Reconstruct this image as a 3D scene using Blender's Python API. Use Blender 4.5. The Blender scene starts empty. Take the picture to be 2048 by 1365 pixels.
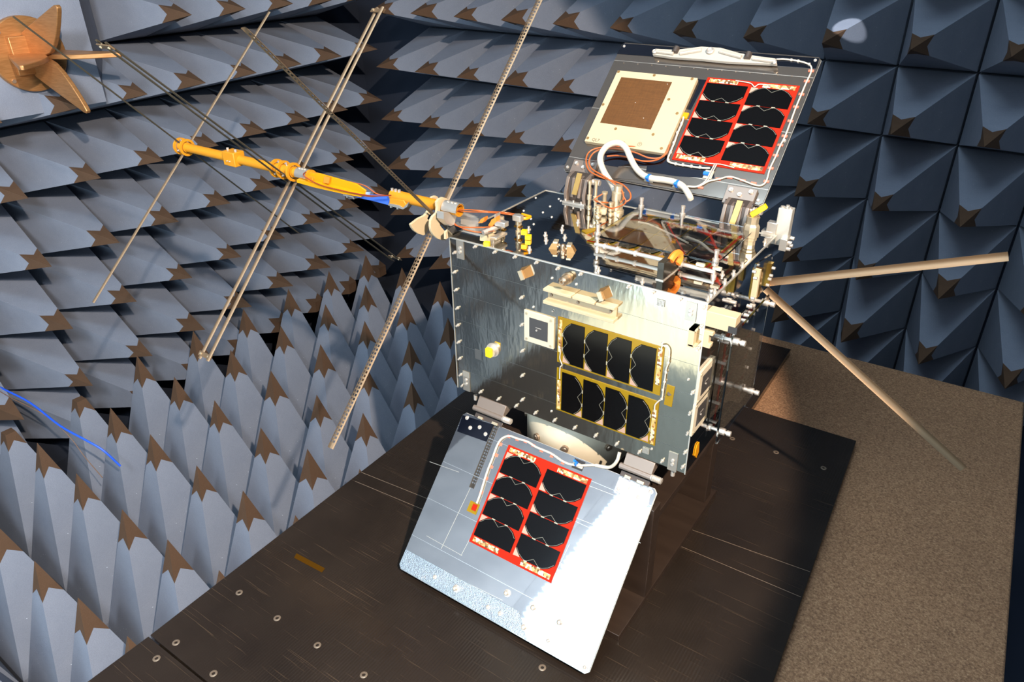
import bpy, bmesh, math, random
from mathutils import Vector as V, Matrix as M
random.seed(7)
S = bpy.context.scene
COL = S.collection
ZO = 1.05                      # height of the satellite's underside above the chamber floor

# ------------------------------------------------------------------ camera
F_PX, CX, CY = 1471.2, 1024.0, 682.5
CAM = V((0.72944, -0.86767, 0.72838))          # metres, from the satellite's front left lower corner
FWD = V((-0.50053, 0.71434, -0.48906)).normalized()
RGT = V((0.82242, 0.56878, -0.01093)).normalized()
UPV = RGT.cross(FWD).normalized()
cd = bpy.data.cameras.new('camera'); cam = bpy.data.objects.new('camera', cd); COL.objects.link(cam)
cd.sensor_width = 36; cd.lens = F_PX * 36 / 2048; cd.clip_start = 0.02; cd.clip_end = 60
Rm = M((RGT, UPV, -FWD)).transposed().to_4x4(); Rm.translation = CAM + V((0, 0, ZO))
cam.matrix_world = Rm
S.camera = cam

# ------------------------------------------------------------------ light, world, exposure
w = bpy.data.worlds.new('chamber_air'); S.world = w; w.use_nodes = True
w.node_tree.nodes['Background'].inputs[0].default_value = (0.3, 0.42, 0.6, 1)
w.node_tree.nodes['Background'].inputs[1].default_value = 0.02
vs = S.view_settings
S.display_settings.display_device = 'sRGB'
vs.view_transform = 'Standard'; vs.look = 'None'; vs.gamma = 1; vs.use_curve_mapping = False
vs.exposure = 0.0
def aim(o, p, t):
    o.location = V(p) + V((0, 0, ZO))
    o.rotation_euler = (V(t) - V(p)).to_track_quat('-Z', 'Y').to_euler()
def light(name, kind, p, t, power, color, **k):
    d = bpy.data.lights.new(name, kind); d.energy = power; d.color = color
    for a, b in k.items(): setattr(d, a, b)
    o = bpy.data.objects.new(name, d); COL.objects.link(o); aim(o, p, t); return o
light('spot_lamp', 'SPOT', (1.46, -1.0, 1.52), (-0.70, 0.26, -0.10), 445, (1.0, 0.835, 0.68),
      spot_size=math.radians(50), spot_blend=0.10, shadow_soft_size=0.02)
light('doorway_daylight', 'AREA', (-0.15, -2.60, 0.7), (-0.15, 0, 0.7), 105, (0.62, 0.84, 1.0),
      shape='RECTANGLE', size=1.7, size_y=3.6)
light('added_overhead_fill', 'AREA', (0.2, -0.6, 2.45), (0.2, -0.4, 0), 42, (0.62, 0.84, 1.0),  # added fill with no known fixture, lifting the cool ambient on the walls
      shape='RECTANGLE', size=1.2, size_y=0.6)

light('doorway_sunbeam', 'SPOT', (-0.3, -2.45, 2.3), (-0.34, -1.92, -1.0), 1900, (1.0, 0.90, 0.70),
      spot_size=math.radians(27), spot_blend=0.9, shadow_soft_size=0.08)
light('stray_beam', 'SPOT', (0.2, -2.4, 1.9), (0.226, 1.50, 0.486), 2200, (0.95, 0.97, 1.0), spot_size=math.radians(0.95), spot_blend=0.05, shadow_soft_size=0.004)
light('added_wall_fill', 'AREA', (0.9, -1.5, 1.5), (-0.9, -2.6, 1.6), 190, (0.88, 0.94, 1.0), shape='RECTANGLE', size=0.4, size_y=0.3)  # unseen lamp added to brighten the front wall mirrored in the lower panel

# ------------------------------------------------------------------ helpers
W, D, H = 0.44, 0.2919, 0.2909                 # satellite body
def ray(px, py):
    return (RGT * ((px - CX) / F_PX) - UPV * ((py - CY) / F_PX) + FWD).normalized()
class Fr:
    """a flat working face: origin, two axes in it, outward normal"""
    def __init__(s, o, ex, ey, ez):
        s.o = V(o); s.x = V(ex).normalized(); s.y = V(ey).normalized(); s.z = V(ez).normalized()
    def P(s, u, v, h=0.0): return s.o + s.x * u + s.y * v + s.z * h
    def hit(s, px, py, h=0.0):
        d = ray(px, py); o = s.o + s.z * h
        p = CAM + d * ((o - CAM).dot(s.z) / d.dot(s.z)) - s.o
        return p.dot(s.x), p.dot(s.y)
    def at(s, px, py, h=0.0):
        u, v = s.hit(px, py, h); return s.P(u, v, h)
    def rect(s, q, h=0.0):
        """q: four points tl, tr, br, bl -> u0, v0, u1, v1 (v0 at the 'tl tr' edge)"""
        a = [s.hit(x, y, h) for x, y in q]
        return ((a[0][0]+a[3][0])/2, (a[0][1]+a[1][1])/2, (a[1][0]+a[2][0])/2, (a[2][1]+a[3][1])/2)
def rad(a): return math.radians(a)
FRONT = Fr((0, 0, 0), (1, 0, 0), (0, 0, 1), (0, -1, 0))
RIGHT = Fr((W, 0, 0), (0, 1, 0), (0, 0, 1), (1, 0, 0))
TOP = Fr((0, 0, H), (1, 0, 0), (0, 1, 0), (0, 0, 1))
aL = rad(-133.4); LOW = Fr((0, -0.012, -0.04), (1, 0, 0), (0, math.cos(aL), math.sin(aL)), (0, -0.72657, 0.68709))
aU = rad(42.5); UPP = Fr((0, 0.30, 0.334), (1, 0, 0), (0, math.cos(aU), math.sin(aU)), (0, -math.sin(aU), math.cos(aU)))
TZ = -0.27
TAB = Fr((0, 0, TZ), (1, 0, 0), (0, 1, 0), (0, 0, 1))
def XP(x): return Fr((x, 0, 0), (0, 1, 0), (0, 0, 1), (1, 0, 0))
def YP(y): return Fr((0, y, 0), (1, 0, 0), (0, 0, 1), (0, -1, 0))
def ZP(z): return Fr((0, 0, z), (1, 0, 0), (0, 1, 0), (0, 0, 1))

class MB:
    def __init__(s): s.v = []; s.f = []; s.m = []
    def add(s, vs_, fs, mi=0):
        n = len(s.v); s.v += [V(p) for p in vs_]
        for f in fs: s.f.append([i + n for i in f]); s.m.append(mi)
        return s
    def box(s, fr, c, d, mi=0):
        a, b, h = d[0]/2, d[1]/2, d[2]/2
        q = [fr.P(c[0]+i*a, c[1]+j*b, c[2]+k*h) for k in (-1, 1) for i, j in ((-1,-1),(1,-1),(1,1),(-1,1))]
        return s.add(q, [(3,2,1,0),(4,5,6,7),(0,1,5,4),(1,2,6,5),(2,3,7,6),(3,0,4,7)], mi)
    def rbox(s, fr, r, h0, h1, mi=0):
        return s.box(fr, ((r[0]+r[2])/2, (r[1]+r[3])/2, (h0+h1)/2), (abs(r[2]-r[0]), abs(r[3]-r[1]), h1-h0), mi)
    def prism(s, pts, vec, mi=0):
        n = len(pts); vec = V(vec); pts = [V(p) for p in pts]
        nor = V((0, 0, 0))
        for i in range(n): nor += (pts[i]-pts[0]).cross(pts[(i+1) % n]-pts[0])
        if nor.dot(vec) < 0: pts = pts[::-1]
        q = pts + [p + vec for p in pts]
        return s.add(q, [list(range(n))[::-1], list(range(n, 2*n))] + [(i, (i+1) % n, (i+1) % n + n, i+n) for i in range(n)], mi)
    def uvprism(s, fr, pts, h0, h1, mi=0):
        return s.prism([fr.P(u, v, h0) for u, v in pts], fr.z*(h1-h0), mi)
    def lathe(s, p0, ax, prof, n=16, mi=0, closed=False, a0=0.0, a1=2*math.pi):
        """prof: (distance along ax, radius)"""
        ax = V(ax).normalized(); t = ax.orthogonal().normalized(); b = ax.cross(t); p0 = V(p0)
        vs_ = []
        for i in range(n):
            a = a0 + (a1-a0)*i/n; e = t*math.cos(a) + b*math.sin(a)
            vs_ += [p0 + ax*z + e*r for z, r in prof]
        k = len(prof); fs = []
        for i in range(n):
            j = (i+1) % n
            for q in range(k if closed else k-1):
                q2 = (q+1) % k; fs.append((i*k+q, j*k+q, j*k+q2, i*k+q2))
        if not closed:
            if prof[0][1] > 1e-6: fs.append([i*k for i in range(n)][::-1])
            if prof[-1][1] > 1e-6: fs.append([i*k+k-1 for i in range(n)])
        return s.add(vs_, fs, mi)
    def cyl(s, a, b, r, r2=None, n=12, mi=0):
        a = V(a); b = V(b)
        return s.lathe(a, b-a, [(0, r), ((b-a).length, r if r2 is None else r2)], n, mi)
    def tube(s, pts, r, n=8, mi=0, sub=0):
        pts = [V(p) for p in pts]
        if sub: pts = spline(pts, sub)
        T = []
        for i in range(len(pts)):
            T.append((pts[min(i+1, len(pts)-1)] - pts[max(i-1, 0)]).normalized())
        nrm = T[0].orthogonal().normalized(); rings = []
        for i, p in enumerate(pts):
            nrm = (nrm - T[i]*nrm.dot(T[i])).normalized(); b = T[i].cross(nrm)
            rr = r(i/(len(pts)-1)) if callable(r) else r
            rings.append([p + (nrm*math.cos(2*math.pi*k/n) + b*math.sin(2*math.pi*k/n))*rr for k in range(n)])
        vs_ = [q for g in rings for q in g]; fs = []
        for i in range(len(rings)-1):
            for k in range(n):
                k2 = (k+1) % n; fs.append((i*n+k, i*n+k2, (i+1)*n+k2, (i+1)*n+k))
        fs.append(list(range(n))[::-1]); fs.append([(len(rings)-1)*n+k for k in range(n)])
        return s.add(vs_, fs, mi)
    def build(s, name, mats, parent=None, origin=None, bevel=0, ang=35, kind=None):
        me = bpy.data.meshes.new(name)
        po = V(parent['sat']) if parent is not None else V((0, 0, -ZO))
        if origin is None: origin = po if parent is not None else sum(s.v, V((0,0,0)))/len(s.v)
        origin = V(origin)
        me.from_pydata([p - origin for p in s.v], [], s.f)
        bm = bmesh.new(); bm.from_mesh(me); bmesh.ops.recalc_face_normals(bm, faces=bm.faces); bm.to_mesh(me); bm.free()
        mats = mats if isinstance(mats, (list, tuple)) else [mats]
        for m_ in mats: me.materials.append(m_)
        for i, p in enumerate(me.polygons): p.material_index = s.m[i]; p.use_smooth = True
        me.set_sharp_from_angle(angle=rad(ang)); me.update()
        o = bpy.data.objects.new(name, me); COL.objects.link(o)
        o.parent = parent; o.location = origin - po; o['sat'] = list(origin)
        if kind: o['kind'] = kind
        if bevel:
            b = o.modifiers.new('bevel', 'BEVEL'); b.width = bevel; b.segments = 2; b.limit_method = 'ANGLE'; b.angle_limit = rad(40)
        return o
def spline(p, k):
    q = [p[0]*2-p[1]] + p + [p[-1]*2-p[-2]]; out = []
    for i in range(1, len(q)-2):
        for j in range(k):
            t = j/k; a, b, c, d = q[i-1:i+3]
            out.append(0.5*((b*2)+(c-a)*t+(a*2-b*5+c*4-d)*t*t+(b*3-a-c*3+d)*t*t*t))
    return out + [p[-1]]
def thing(name, label, cat, loc, group=None):
    o = bpy.data.objects.new(name, None); COL.objects.link(o); o.empty_display_size = 0.05
    o.location = V(loc) + V((0, 0, ZO)); o['sat'] = list(loc); o['label'] = label; o['category'] = cat
    if group: o['group'] = group
    return o
def tag(o, label, cat, group=None):
    o['label'] = label; o['category'] = cat
    if group: o['group'] = group
    return o
def lab(o, label): o['label'] = label; return o

# ------------------------------------------------------------------ materials
def srgb(r, g, b):
    return tuple(((c/255+0.055)/1.055)**2.4 if c > 10 else c/255/12.92 for c in (r, g, b)) + (1,)
class Mat:
    def __init__(s, name):
        s.m = bpy.data.materials.new(name); s.m.use_nodes = True; s.t = s.m.node_tree; s.n = s.t.nodes
        s.b = s.n['Principled BSDF']
    def node(s, t, **k):
        n = s.n.new(t)
        for a, b in k.items():
            if a.startswith('_'): setattr(n, a[1:], b)
            else: n.inputs[a.replace('__', ' ')].default_value = b
        return n
    def link(s, a, b): s.t.links.new(a, b)
    def set(s, **k):
        for a, b in k.items(): s.b.inputs[a.replace('__', ' ')].default_value = b
        return s
    def coord(s, scale=(1, 1, 1), kind='Object'):
        c = s.node('ShaderNodeTexCoord'); mp = s.node('ShaderNodeMapping'); mp.inputs['Scale'].default_value = scale
        s.link(c.outputs[kind], mp.inputs['Vector']); return mp.outputs['Vector']
    def noise(s, scale, vec=None, detail=3, rough=0.5):
        n = s.node('ShaderNodeTexNoise'); n.inputs['Scale'].default_value = scale; n.inputs['Detail'].default_value = detail
        n.inputs['Roughness'].default_value = rough
        s.link(vec if vec is not None else s.coord(), n.inputs['Vector']); return n.outputs['Fac']
    def ramp(s, fac, stops):
        r = s.node('ShaderNodeValToRGB'); e = r.color_ramp.elements
        while len(e) < len(stops): e.new(0.5)
        for i, (p, c) in enumerate(stops): e[i].position = p; e[i].color = c if len(c) == 4 else tuple(c)+(1,)
        s.link(fac, r.inputs['Fac']); return r.outputs['Color']
    def math(s, op, a, b=None):
        n = s.node('ShaderNodeMath'); n.operation = op
        for i, x in enumerate((a, b)):
            if x is None: continue
            if isinstance(x, (int, float)): n.inputs[i].default_value = x
            else: s.link(x, n.inputs[i])
        return n.outputs[0]
    def mix(s, fac, a, b):
        n = s.node('ShaderNodeMix'); n.data_type = 'RGBA'
        for i, x in ((0, fac), (6, a), (7, b)):
            if isinstance(x, (int, float)): n.inputs[i].default_value = x
            elif isinstance(x, tuple): n.inputs[i].default_value = x
            else: s.link(x, n.inputs[i])
        return n.outputs[2]
    def bump(s, height, strength=0.2, dist=0.002):
        n = s.node('ShaderNodeBump'); n.inputs['Strength'].default_value = strength; n.inputs['Distance'].default_value = dist
        s.link(height, n.inputs['Height']); s.link(n.outputs[0], s.b.inputs['Normal']); return s
    def color(s, c): s.link(c, s.b.inputs['Base Color']); return s
def plain(name, c, rough=0.5, metal=0.0, **k):
    m = Mat(name); m.set(Base__Color=c, Roughness=rough, Metallic=metal, **k); return m.m

def foam_mat(name, c0, c1, speck):
    m = Mat(name); v = m.coord(); ob = m.node('ShaderNodeObjectInfo')
    big = m.noise(7, v, 4, 0.6); fine = m.noise(420, v, 2)
    col = m.ramp(big, [(0.3, c0), (0.7, c1)])
    col = m.mix(m.math('MULTIPLY', m.math('SUBTRACT', fine, 0.35), 0.5), col, tuple(x*0.45 for x in c0[:3])+(1,))
    col = m.mix(m.math('MULTIPLY', ob.outputs['Random'], 0.22), col, tuple(x*0.7 for x in c1[:3])+(1,))
    if speck:
        sp = m.noise(230, v, 1); dens = m.noise(4, v, 2)
        msk = m.math('MULTIPLY', m.math('GREATER_THAN', sp, 0.775), m.math('GREATER_THAN', dens, 0.53))
        col = m.mix(msk, col, (0.55, 0.6, 0.68, 1))
    m.color(col); m.set(Roughness=0.9, Specular__IOR__Level=0.25); m.bump(fine, 0.25, 0.002); return m.m
FOAM = foam_mat('blue_grey_foam', srgb(121, 127, 141), srgb(134, 139, 151), True)
TIP = foam_mat('bare_brown_foam', srgb(80, 59, 43), srgb(94, 70, 52), False)
BACKING = plain('dark_backing', srgb(34, 42, 58), 0.95)

# ------------------------------------------------------------------ chamber shell
def slab(name, p, d, m):
    o = MB().box(Fr(p, (1,0,0), (0,1,0), (0,0,1)), (0,0,0), d).build(name, m); o['kind'] = 'structure'; return o
AB, AH = 0.225, 0.45                           # foam pyramid pitch and height
yL, yB = 1.6306, -0.0522
uL = V((math.cos(yL), math.sin(yL), 0)); nL = V((math.sin(yL), -math.cos(yL), 0)); OL = V((-1.5953, 0.0244, 0.0642))
uB = V((math.cos(yB), math.sin(yB), 0)); nB = V((math.sin(yB), -math.cos(yB), 0)); OB = V((-1.3756, 1.474, 0.4449))
FLZ = -1.05
SHELL = Mat('painted_chamber_lining'); _n = SHELL.noise(3, None, 3)
SHELL.color(SHELL.ramp(_n, [(0.3, srgb(150, 155, 165)), (0.7, srgb(178, 182, 190))])); SHELL.set(Roughness=0.9); SHELL = SHELL.m
slab('floor', (1.1, -0.2, FLZ-0.12), (7.0, 5.6, 0.1), BACKING)
for nm, O_, u_, n_, span in (('wall_left', OL, uL, nL, 5.4), ('wall_back', OB, uB, nB, 6.4)):
    c = O_ - n_*(AH+0.11); off = 0.0 if nm == 'wall_left' else 1.6
    fr = Fr(c + u_*off, u_, (0,0,1), n_)
    o = MB().box(fr, (0, 1.05-O_.z, 0), (span, 4.4, 0.08)).build(nm, BACKING); o['kind'] = 'structure'
slab('wall_right', (4.3, -0.4, 1.0), (0.1, 5.2, 4.4), SHELL)
slab('ceiling', (1.1, -0.4, 3.3), (7.0, 5.6, 0.1), SHELL)
# front wall with a tall door opening to the left of the camera
for k, (x0, x1, z0, z1) in enumerate(((-2.4, -0.84, -1.15, 3.25), (0.54, 4.3, -1.15, 3.25), (-0.84, 0.54, 2.35, 3.25))):
    slab('wall_front', ((x0+x1)/2, -2.51, (z0+z1)/2), (x1-x0, 0.02, z1-z0), SHELL)
_t = [(-0.86, -2.512, -1.0), (-0.86, -2.512, 2.36), (0.56, -2.512, 2.36), (0.56, -2.512, 2.30)]
for k in range(30): _t += [(0.53-k*.044, -2.512, 2.26), (0.508-k*.044, -2.512, 2.30)]
for k in range(84): _t += [(-0.80, -2.512, 2.24-k*.038), (-0.80+random.uniform(.012, .04), -2.512, 2.221-k*.038)]
o = MB().prism(_t + [(-0.80, -2.512, -1.0)], (0, .013, 0)).build('trim_1', SHELL); o['kind'] = 'structure'
WALK = Mat('worn_walkway_panel'); _n = WALK.noise(9, None, 4)
WALK.color(WALK.ramp(_n, [(0.3, srgb(150, 150, 140)), (0.7, srgb(178, 178, 168))])); WALK.set(Roughness=0.6)
o = slab('floor_walkway', (-0.1, -1.85, FLZ+0.02), (1.7, 1.3, 0.06), WALK.m)

# one foam pyramid: skirt, four faces, bare tip with a zigzag paint line
def pyramid_meshes(blunt=0.0, rnd=0.0):
    h = AB/2*0.968; tr, tf = 0.255+rnd, 0.195+rnd
    bodyv = [V((x*h, y*h, -0.06)) for x, y in ((-1,-1),(1,-1),(1,1),(-1,1))] + [V((x*h, y*h, 0)) for x, y in ((-1,-1),(1,-1),(1,1),(-1,1))]
    def on(x, y, t): return V((x*h*t, y*h*t, AH*(1-t)))
    R_ = [on(x, y, tr) for x, y in ((-1,-1),(1,-1),(1,1),(-1,1))]
    Fm = [on(x, y, tf) for x, y in ((0,-1),(1,0),(0,1),(-1,0))]
    b = MB(); b.v = bodyv + R_ + Fm
    b.f = [(3,2,1,0)] + [(i, (i+1) % 4, (i+1) % 4+4, i+4) for i in range(4)] + [(4+i, 4+(i+1) % 4, 8+(i+1) % 4, 12+i, 8+i) for i in range(4)]
    b.m = [0]*len(b.f)
    t = MB()
    if blunt:
        A = [on(x, y, blunt) for x, y in ((-1,-1),(1,-1),(1,1),(-1,1))]
        t.v = R_ + Fm + A
        t.f = []
        for i in range(4): t.f.append((i, 4+i, (i+1) % 4, 8+(i+1) % 4, 8+i))
        t.f.append((8, 9, 10, 11))
    else:
        t.v = R_ + Fm + [V((0, 0, AH))]
        t.f = [f for i in range(4) for f in ((i, 4+i, 8), (4+i, (i+1) % 4, 8))]
    t.m = [0]*len(t.f)
    out = []
    for q, m_, nm in ((b, FOAM, 'pyramid_absorber'), (t, TIP, 'bare_tip')):
        me = bpy.data.meshes.new(nm); me.from_pydata(q.v, [], q.f); me.materials.append(m_); me.update(); out.append(me)
    return out
PYR = [pyramid_meshes(0, r) for r in (0, 0.02, -0.015)]; BLUNT = (None, pyramid_meshes(0.14), pyramid_meshes(0.235, 0.09))
ORD = 'first second third fourth fifth sixth seventh eighth ninth tenth eleventh twelfth thirteenth fourteenth fifteenth sixteenth seventeenth eighteenth'.split()
def pyramid(tip, u, n, bz, label, group, blunt=False):
    me = BLUNT[int(blunt)] if blunt else random.choice(PYR)
    v = n.cross(u)
    o = bpy.data.objects.new('pyramid_absorber', me[0]); COL.objects.link(o)
    R_ = M((u, v*bz, n)).transposed().to_4x4(); R_.translation = tip - n*AH + V((0, 0, ZO)); o.matrix_world = R_
    c = bpy.data.objects.new('bare_tip', me[1]); COL.objects.link(c); c.parent = o
    tag(o, label, 'foam absorber', group)
for j in range(-3, 5):
    for i in range(-2, 8):
        if i < 3 and j < -1: continue
        pyramid(OL + uL*(i*AB) - V((0, 0, j*AB*0.9532)), uL, nL, 0.9532,
                'grey foam pyramid on the left wall, %s row above the floor, %s from the corner' % (ORD[4-j], ORD[7-i]), 'foam pyramids on the left wall', 2 if j == 4 else 0)
for j in range(-3, 6):
    for i in range(-1, 13):
        pyramid(OB + uB*(i*AB) - V((0, 0, j*AB*0.9648)), uB, nB, 0.9648,
                'blue foam pyramid on the back wall, %s row above the floor, %s from the corner' % (ORD[5-j], ORD[i+1]), 'foam pyramids on the back wall')
FX = [-1.6684, -1.4406, -1.2168, -0.9829, -0.7634, -0.5406, -0.318]
FZ_ = [-0.584, -0.592, -0.602, -0.6145, -0.600, -0.5713, -0.58]
for i in range(7):
    for j in range(-11, 6):
        b = i == 0 and j in (-1, -2)
        if i >= 5 and j > 2 or i > 3 and j < -5: continue
        pyramid(V((FX[i]+0.0189*j*AB, 0.2235+j*AB-0.0189*(FX[i]+1.66), FZ_[i])), V((1, -0.0189, 0)).normalized(), V((0, 0, 1)), 1.0,
                ('blunt-topped ' if b else '') + 'grey foam pyramid on the floor, %s column from left wall, %s from back' % (ORD[i], ORD[5-j]), 'foam pyramids on the floor', b)

# ------------------------------------------------------------------ test table
BOARD = Mat('dark_phenolic_board')
v = BOARD.coord(); _a = BOARD.noise(5, v, 4, 0.6); _s = BOARD.noise(1, BOARD.coord((6, 420, 20)), 3, 0.7); _s2 = BOARD.noise(1, BOARD.coord((240, 9, 20)), 3, 0.7)
c = BOARD.ramp(_a, [(0.3, srgb(32, 26, 22)), (0.7, srgb(45, 37, 31))])
c = BOARD.mix(BOARD.math('MULTIPLY', BOARD.math('GREATER_THAN', _s, 0.66), 0.18), c, srgb(120, 98, 76))
BOARD.color(c); BOARD.set(Roughness=0.17, Specular__IOR__Level=0.75)
wv = BOARD.node('ShaderNodeTexWave', _wave_type='BANDS', _bands_direction='X'); wv.inputs['Scale'].default_value = 62
BOARD.link(v, wv.inputs['Vector'])
BOARD.bump(BOARD.math('ADD', wv.outputs['Fac'], BOARD.math('MULTIPLY', _a, 1.0)), 0.10, 0.0008)
BOARD = BOARD.m
FELT = Mat('coarse_brown_absorber_sheet'); v = FELT.coord(); _a = FELT.noise(4, v, 3); _f = FELT.noise(260, v, 3, 0.7)
c = FELT.ramp(_f, [(0.3, srgb(112, 78, 52)), (0.55, srgb(168, 124, 88)), (0.8, srgb(216, 174, 132))])
c = FELT.mix(FELT.math('MULTIPLY', _a, 0.4), c, srgb(66, 50, 40))
FELT.color(c); FELT.set(Roughness=0.85); FELT.bump(_f, 0.6, 0.003); FELT = FELT.m
STEEL = plain('bright_steel', srgb(212, 202, 190), 0.36, 0.65)
STEELD = plain('worn_screw_steel', srgb(160, 140, 120), 0.38, 0.7)
KAPT = plain('amber_polyimide_tape', srgb(190, 130, 20), 0.18, 0.55)
KDARK = plain('dark_amber_tape', srgb(84, 54, 6), 0.25, 0.3)
table = thing('test_table', 'dark board-topped test table with coarse brown sheet on the right, under the satellite', 'table', (0.3, 0.1, FLZ+0.0))
MB().prism([(-0.215,-0.72,TZ-0.05),(0.955,-0.72,TZ-0.05),(0.90,1.06,TZ-0.05),(-0.245,1.03,TZ-0.05)], (0,0,0.03)).build('absorber_sheet', FELT, table, bevel=0.004)
for q in ([(-0.228,-0.72),(0.675,-0.72),(0.662,-0.545),(-0.2265,-0.545)], [(-0.2265,-0.542),(0.662,-0.542),(0.601,0.641),(-0.252,0.618)],
          [(-0.252,0.622),(0.367,0.634),(0.361,0.969),(-0.26,0.96)]):
    MB().prism([(x, y, TZ-0.0195) for x, y in q], (0, 0, 0.0195)).build('top_board', BOARD, table, bevel=0.001)
MB().box(ZP(TZ-0.1), (0.33, 0.15, 0), (1.0, 1.6, 0.09)).box(ZP(0), (0.33, 0.05, (FLZ+TZ-0.1)/2-0.025), (0.7, 1.2, abs(FLZ-TZ)-0.14)).build('pedestal', plain('black_pedestal', srgb(20, 20, 22), 0.8), table)
for x, y in [(-.179,-.404),(-.081,-.403),(.015,-.402),(.115,-.399),(-.178,-.527),(-.177,-.562),(-.079,-.528),(.335,-.234),(.467,.501),(.566,.503),(.371,.496),(-.079,-.56)]:
    MB().lathe((x, y, TZ-0.001), (0,0,1), [(0, .0062), (0.0014, .0060), (0.0018, .0050), (0.0018, .0030), (0.0006, .0026), (0.0006, 0)], 14).build('screw', STEELD, table)
pm = plain('pale_scribe', srgb(120, 104, 88), 0.6)
for a, b in (((0.41,0.125),(0.625,0.129)), ((0.40,0.176),(0.622,0.195)), ((-0.235,-0.052),(-0.03,-0.034)), ((-0.225,-0.08),(0.0,-0.062))):
    a = V((*a, TZ)); b = V((*b, TZ)); MB().box(Fr((a+b)/2, b-a, V((0,0,1)).cross(b-a), (0,0,1)), (0,0,0), ((b-a).length, 0.0008, 0.0004)).build('scribe_line', pm, table)
tp = [TAB.P(*p, 0.0002) for p in ((-.163,-.296),(-.168,-.286),(-.097,-.282),(-.094,-.292))]
tag(MB().prism(tp, (0,0,0.0004)).build('tape_strip', KDARK), 'short strip of dark amber tape stuck to the bare board on the left', 'tape')

# ------------------------------------------------------------------ stand and white adapter ring
STAND = Mat('brown_phenolic_plate'); _a = STAND.noise(1, STAND.coord((5, 60, 60)), 3)
STAND.color(STAND.ramp(_a, [(0.3, srgb(44, 34, 28)), (0.7, srgb(52, 41, 34))])); STAND.set(Roughness=0.35); STAND = STAND.m
stand = thing('stand', 'dark brown plate stand on the boards carrying the satellite', 'stand', (0.23, 0.08, TZ))
MB().box(ZP(TZ+0.006), (0.215, 0.085, 0), (0.39, 0.42, 0.012)).build('base_plate', STAND, stand, bevel=0.0008)
MB().box(ZP(0), (0.23, -0.019, (TZ+0.012-0.066)/2), (0.36, 0.026, 0.066*-1-(TZ+0.012))).build('front_plate', STAND, stand, bevel=0.0008)
MB().box(ZP(0), (0.215, 0.262, (TZ+0.012-0.115)/2), (0.378, 0.030, -0.115-(TZ+0.012))).build('rear_plate', STAND, stand, bevel=0.0008)
MB().box(ZP(-0.106), (0.215, 0.138, 0), (0.378, 0.278, 0.016)).build('top_plate', STAND, stand, bevel=0.0008)
CREAM = plain('cream_plastic', srgb(188, 169, 136), 0.5, 0.0, Specular__IOR__Level=0.4)
WHITEP = plain('white_plastic', srgb(198, 186, 162), 0.4)
rc = V((0.198, 0.103, 0))
ring = thing('adapter_ring', 'glossy cream round adapter ring between the satellite and its stand', 'ring', (rc.x, rc.y, -0.098))
MB().lathe(rc + V((0,0,-0.098)), (0,0,1), [(0, .093), (0.004, .096), (0.070, .096), (0.082, .090), (0.088, .083), (0.088, .074), (0.078, .070), (0, .070)], 64, closed=True).build('ring_body', WHITEP, ring, ang=50)
for a in (250, 285, 330, 205):
    d = V((math.cos(rad(a)), math.sin(rad(a)), 0)); p = rc + d*0.0945 + V((0, 0, -0.05))
    MB().cyl(p, p+d*0.006, 0.0065, n=14).cyl(p+d*0.006, p+d*0.0075, 0.004, 0.003, n=6).build('bolt', STEELD, ring)
MB().lathe(rc + V((0,0,-0.012)), (0,0,1), [(0, .062), (0.012, .062), (0.012, .050), (0, .050)], 48, closed=True).build('clamp_band', STEEL, ring)

# ------------------------------------------------------------------ bronze horn on the left wall
BRZ = Mat('brushed_bronze'); _a = BRZ.noise(1, BRZ.coord((30, 30, 300)), 3)
BRZ.color(BRZ.ramp(_a, [(0.3, srgb(168, 116, 68)), (0.7, srgb(192, 138, 86))])); BRZ.set(Roughness=0.42, Metallic=0.65); BRZ = BRZ.m

XF = -1.75
WL = Fr((XF, 0, 0), (0,1,0), (0,0,1), (1,0,0))
bu, bv = WL.hit(213, 203); bu2, bv2 = WL.hit(179, 78)
zb = OL.z + 1.52*AB*0.9532
q_ = [(XF, -0.7, bv), (XF, bu, bv), (XF, bu, bv+0.5), (XF, -0.7, bv+0.5), (XF-.27, -0.75, zb), (XF-.27, 0.575, zb), (XF-.27, 0.575, bv+0.5), (XF-.27, -0.75, bv+0.5)]
o = MB().add(q_, [(0,1,2,3), (7,6,5,4), (0,4,5,1), (1,5,6,2), (2,6,7,3), (3,7,4,0)]).build('foam_block', FOAM)
tag(o, 'flat grey foam block behind the bronze horn high on the left wall', 'foam absorber')
HC = V((XF, 0.208, 0.424))
horn = thing('horn_antenna', 'bronze four-bladed horn antenna on the flat foam block, left wall', 'antenna', HC)
MB().lathe(HC, (1,0,0), [(0, .104), (0.018, .104), (0.02, .102)], 56).build('flange', BRZ, horn, ang=30)
MB().box(WL, (HC.y, HC.z, 0.028), (0.105, 0.105, 0.018)).build('hub_plate', BRZ, horn, bevel=0.002)
pf = [(0.0,.003),(.10,.004),(.135,.014),(.168,.036),(.198,.066),(.222,.096),(.240,.122),(.246,.134),(.240,.141),(.228,.140),(0.06,.082),(0.0,.060)]
for k, e in enumerate(((0,0,1),(0,1,0),(0,0,-1),(0,-1,0))):
    e = V(e); sd = V((1,0,0)).cross(e)
    b_ = MB().prism([HC + V((0.022+a,0,0)) + e*r - sd*0.0065 for a, r in pf], sd*0.013).build('ridge_blade', BRZ, horn, bevel=0.002)
    p = HC + (e+sd)*0.066 + V((0.02, 0, 0))
    MB().cyl(p, p+V((0.004,0,0)), 0.006, n=6).build('bolt', STEELD, horn)
    p = HC + (e*0.7+sd*0.7)*0.062*0.5 + V((0.036, 0, 0))
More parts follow.
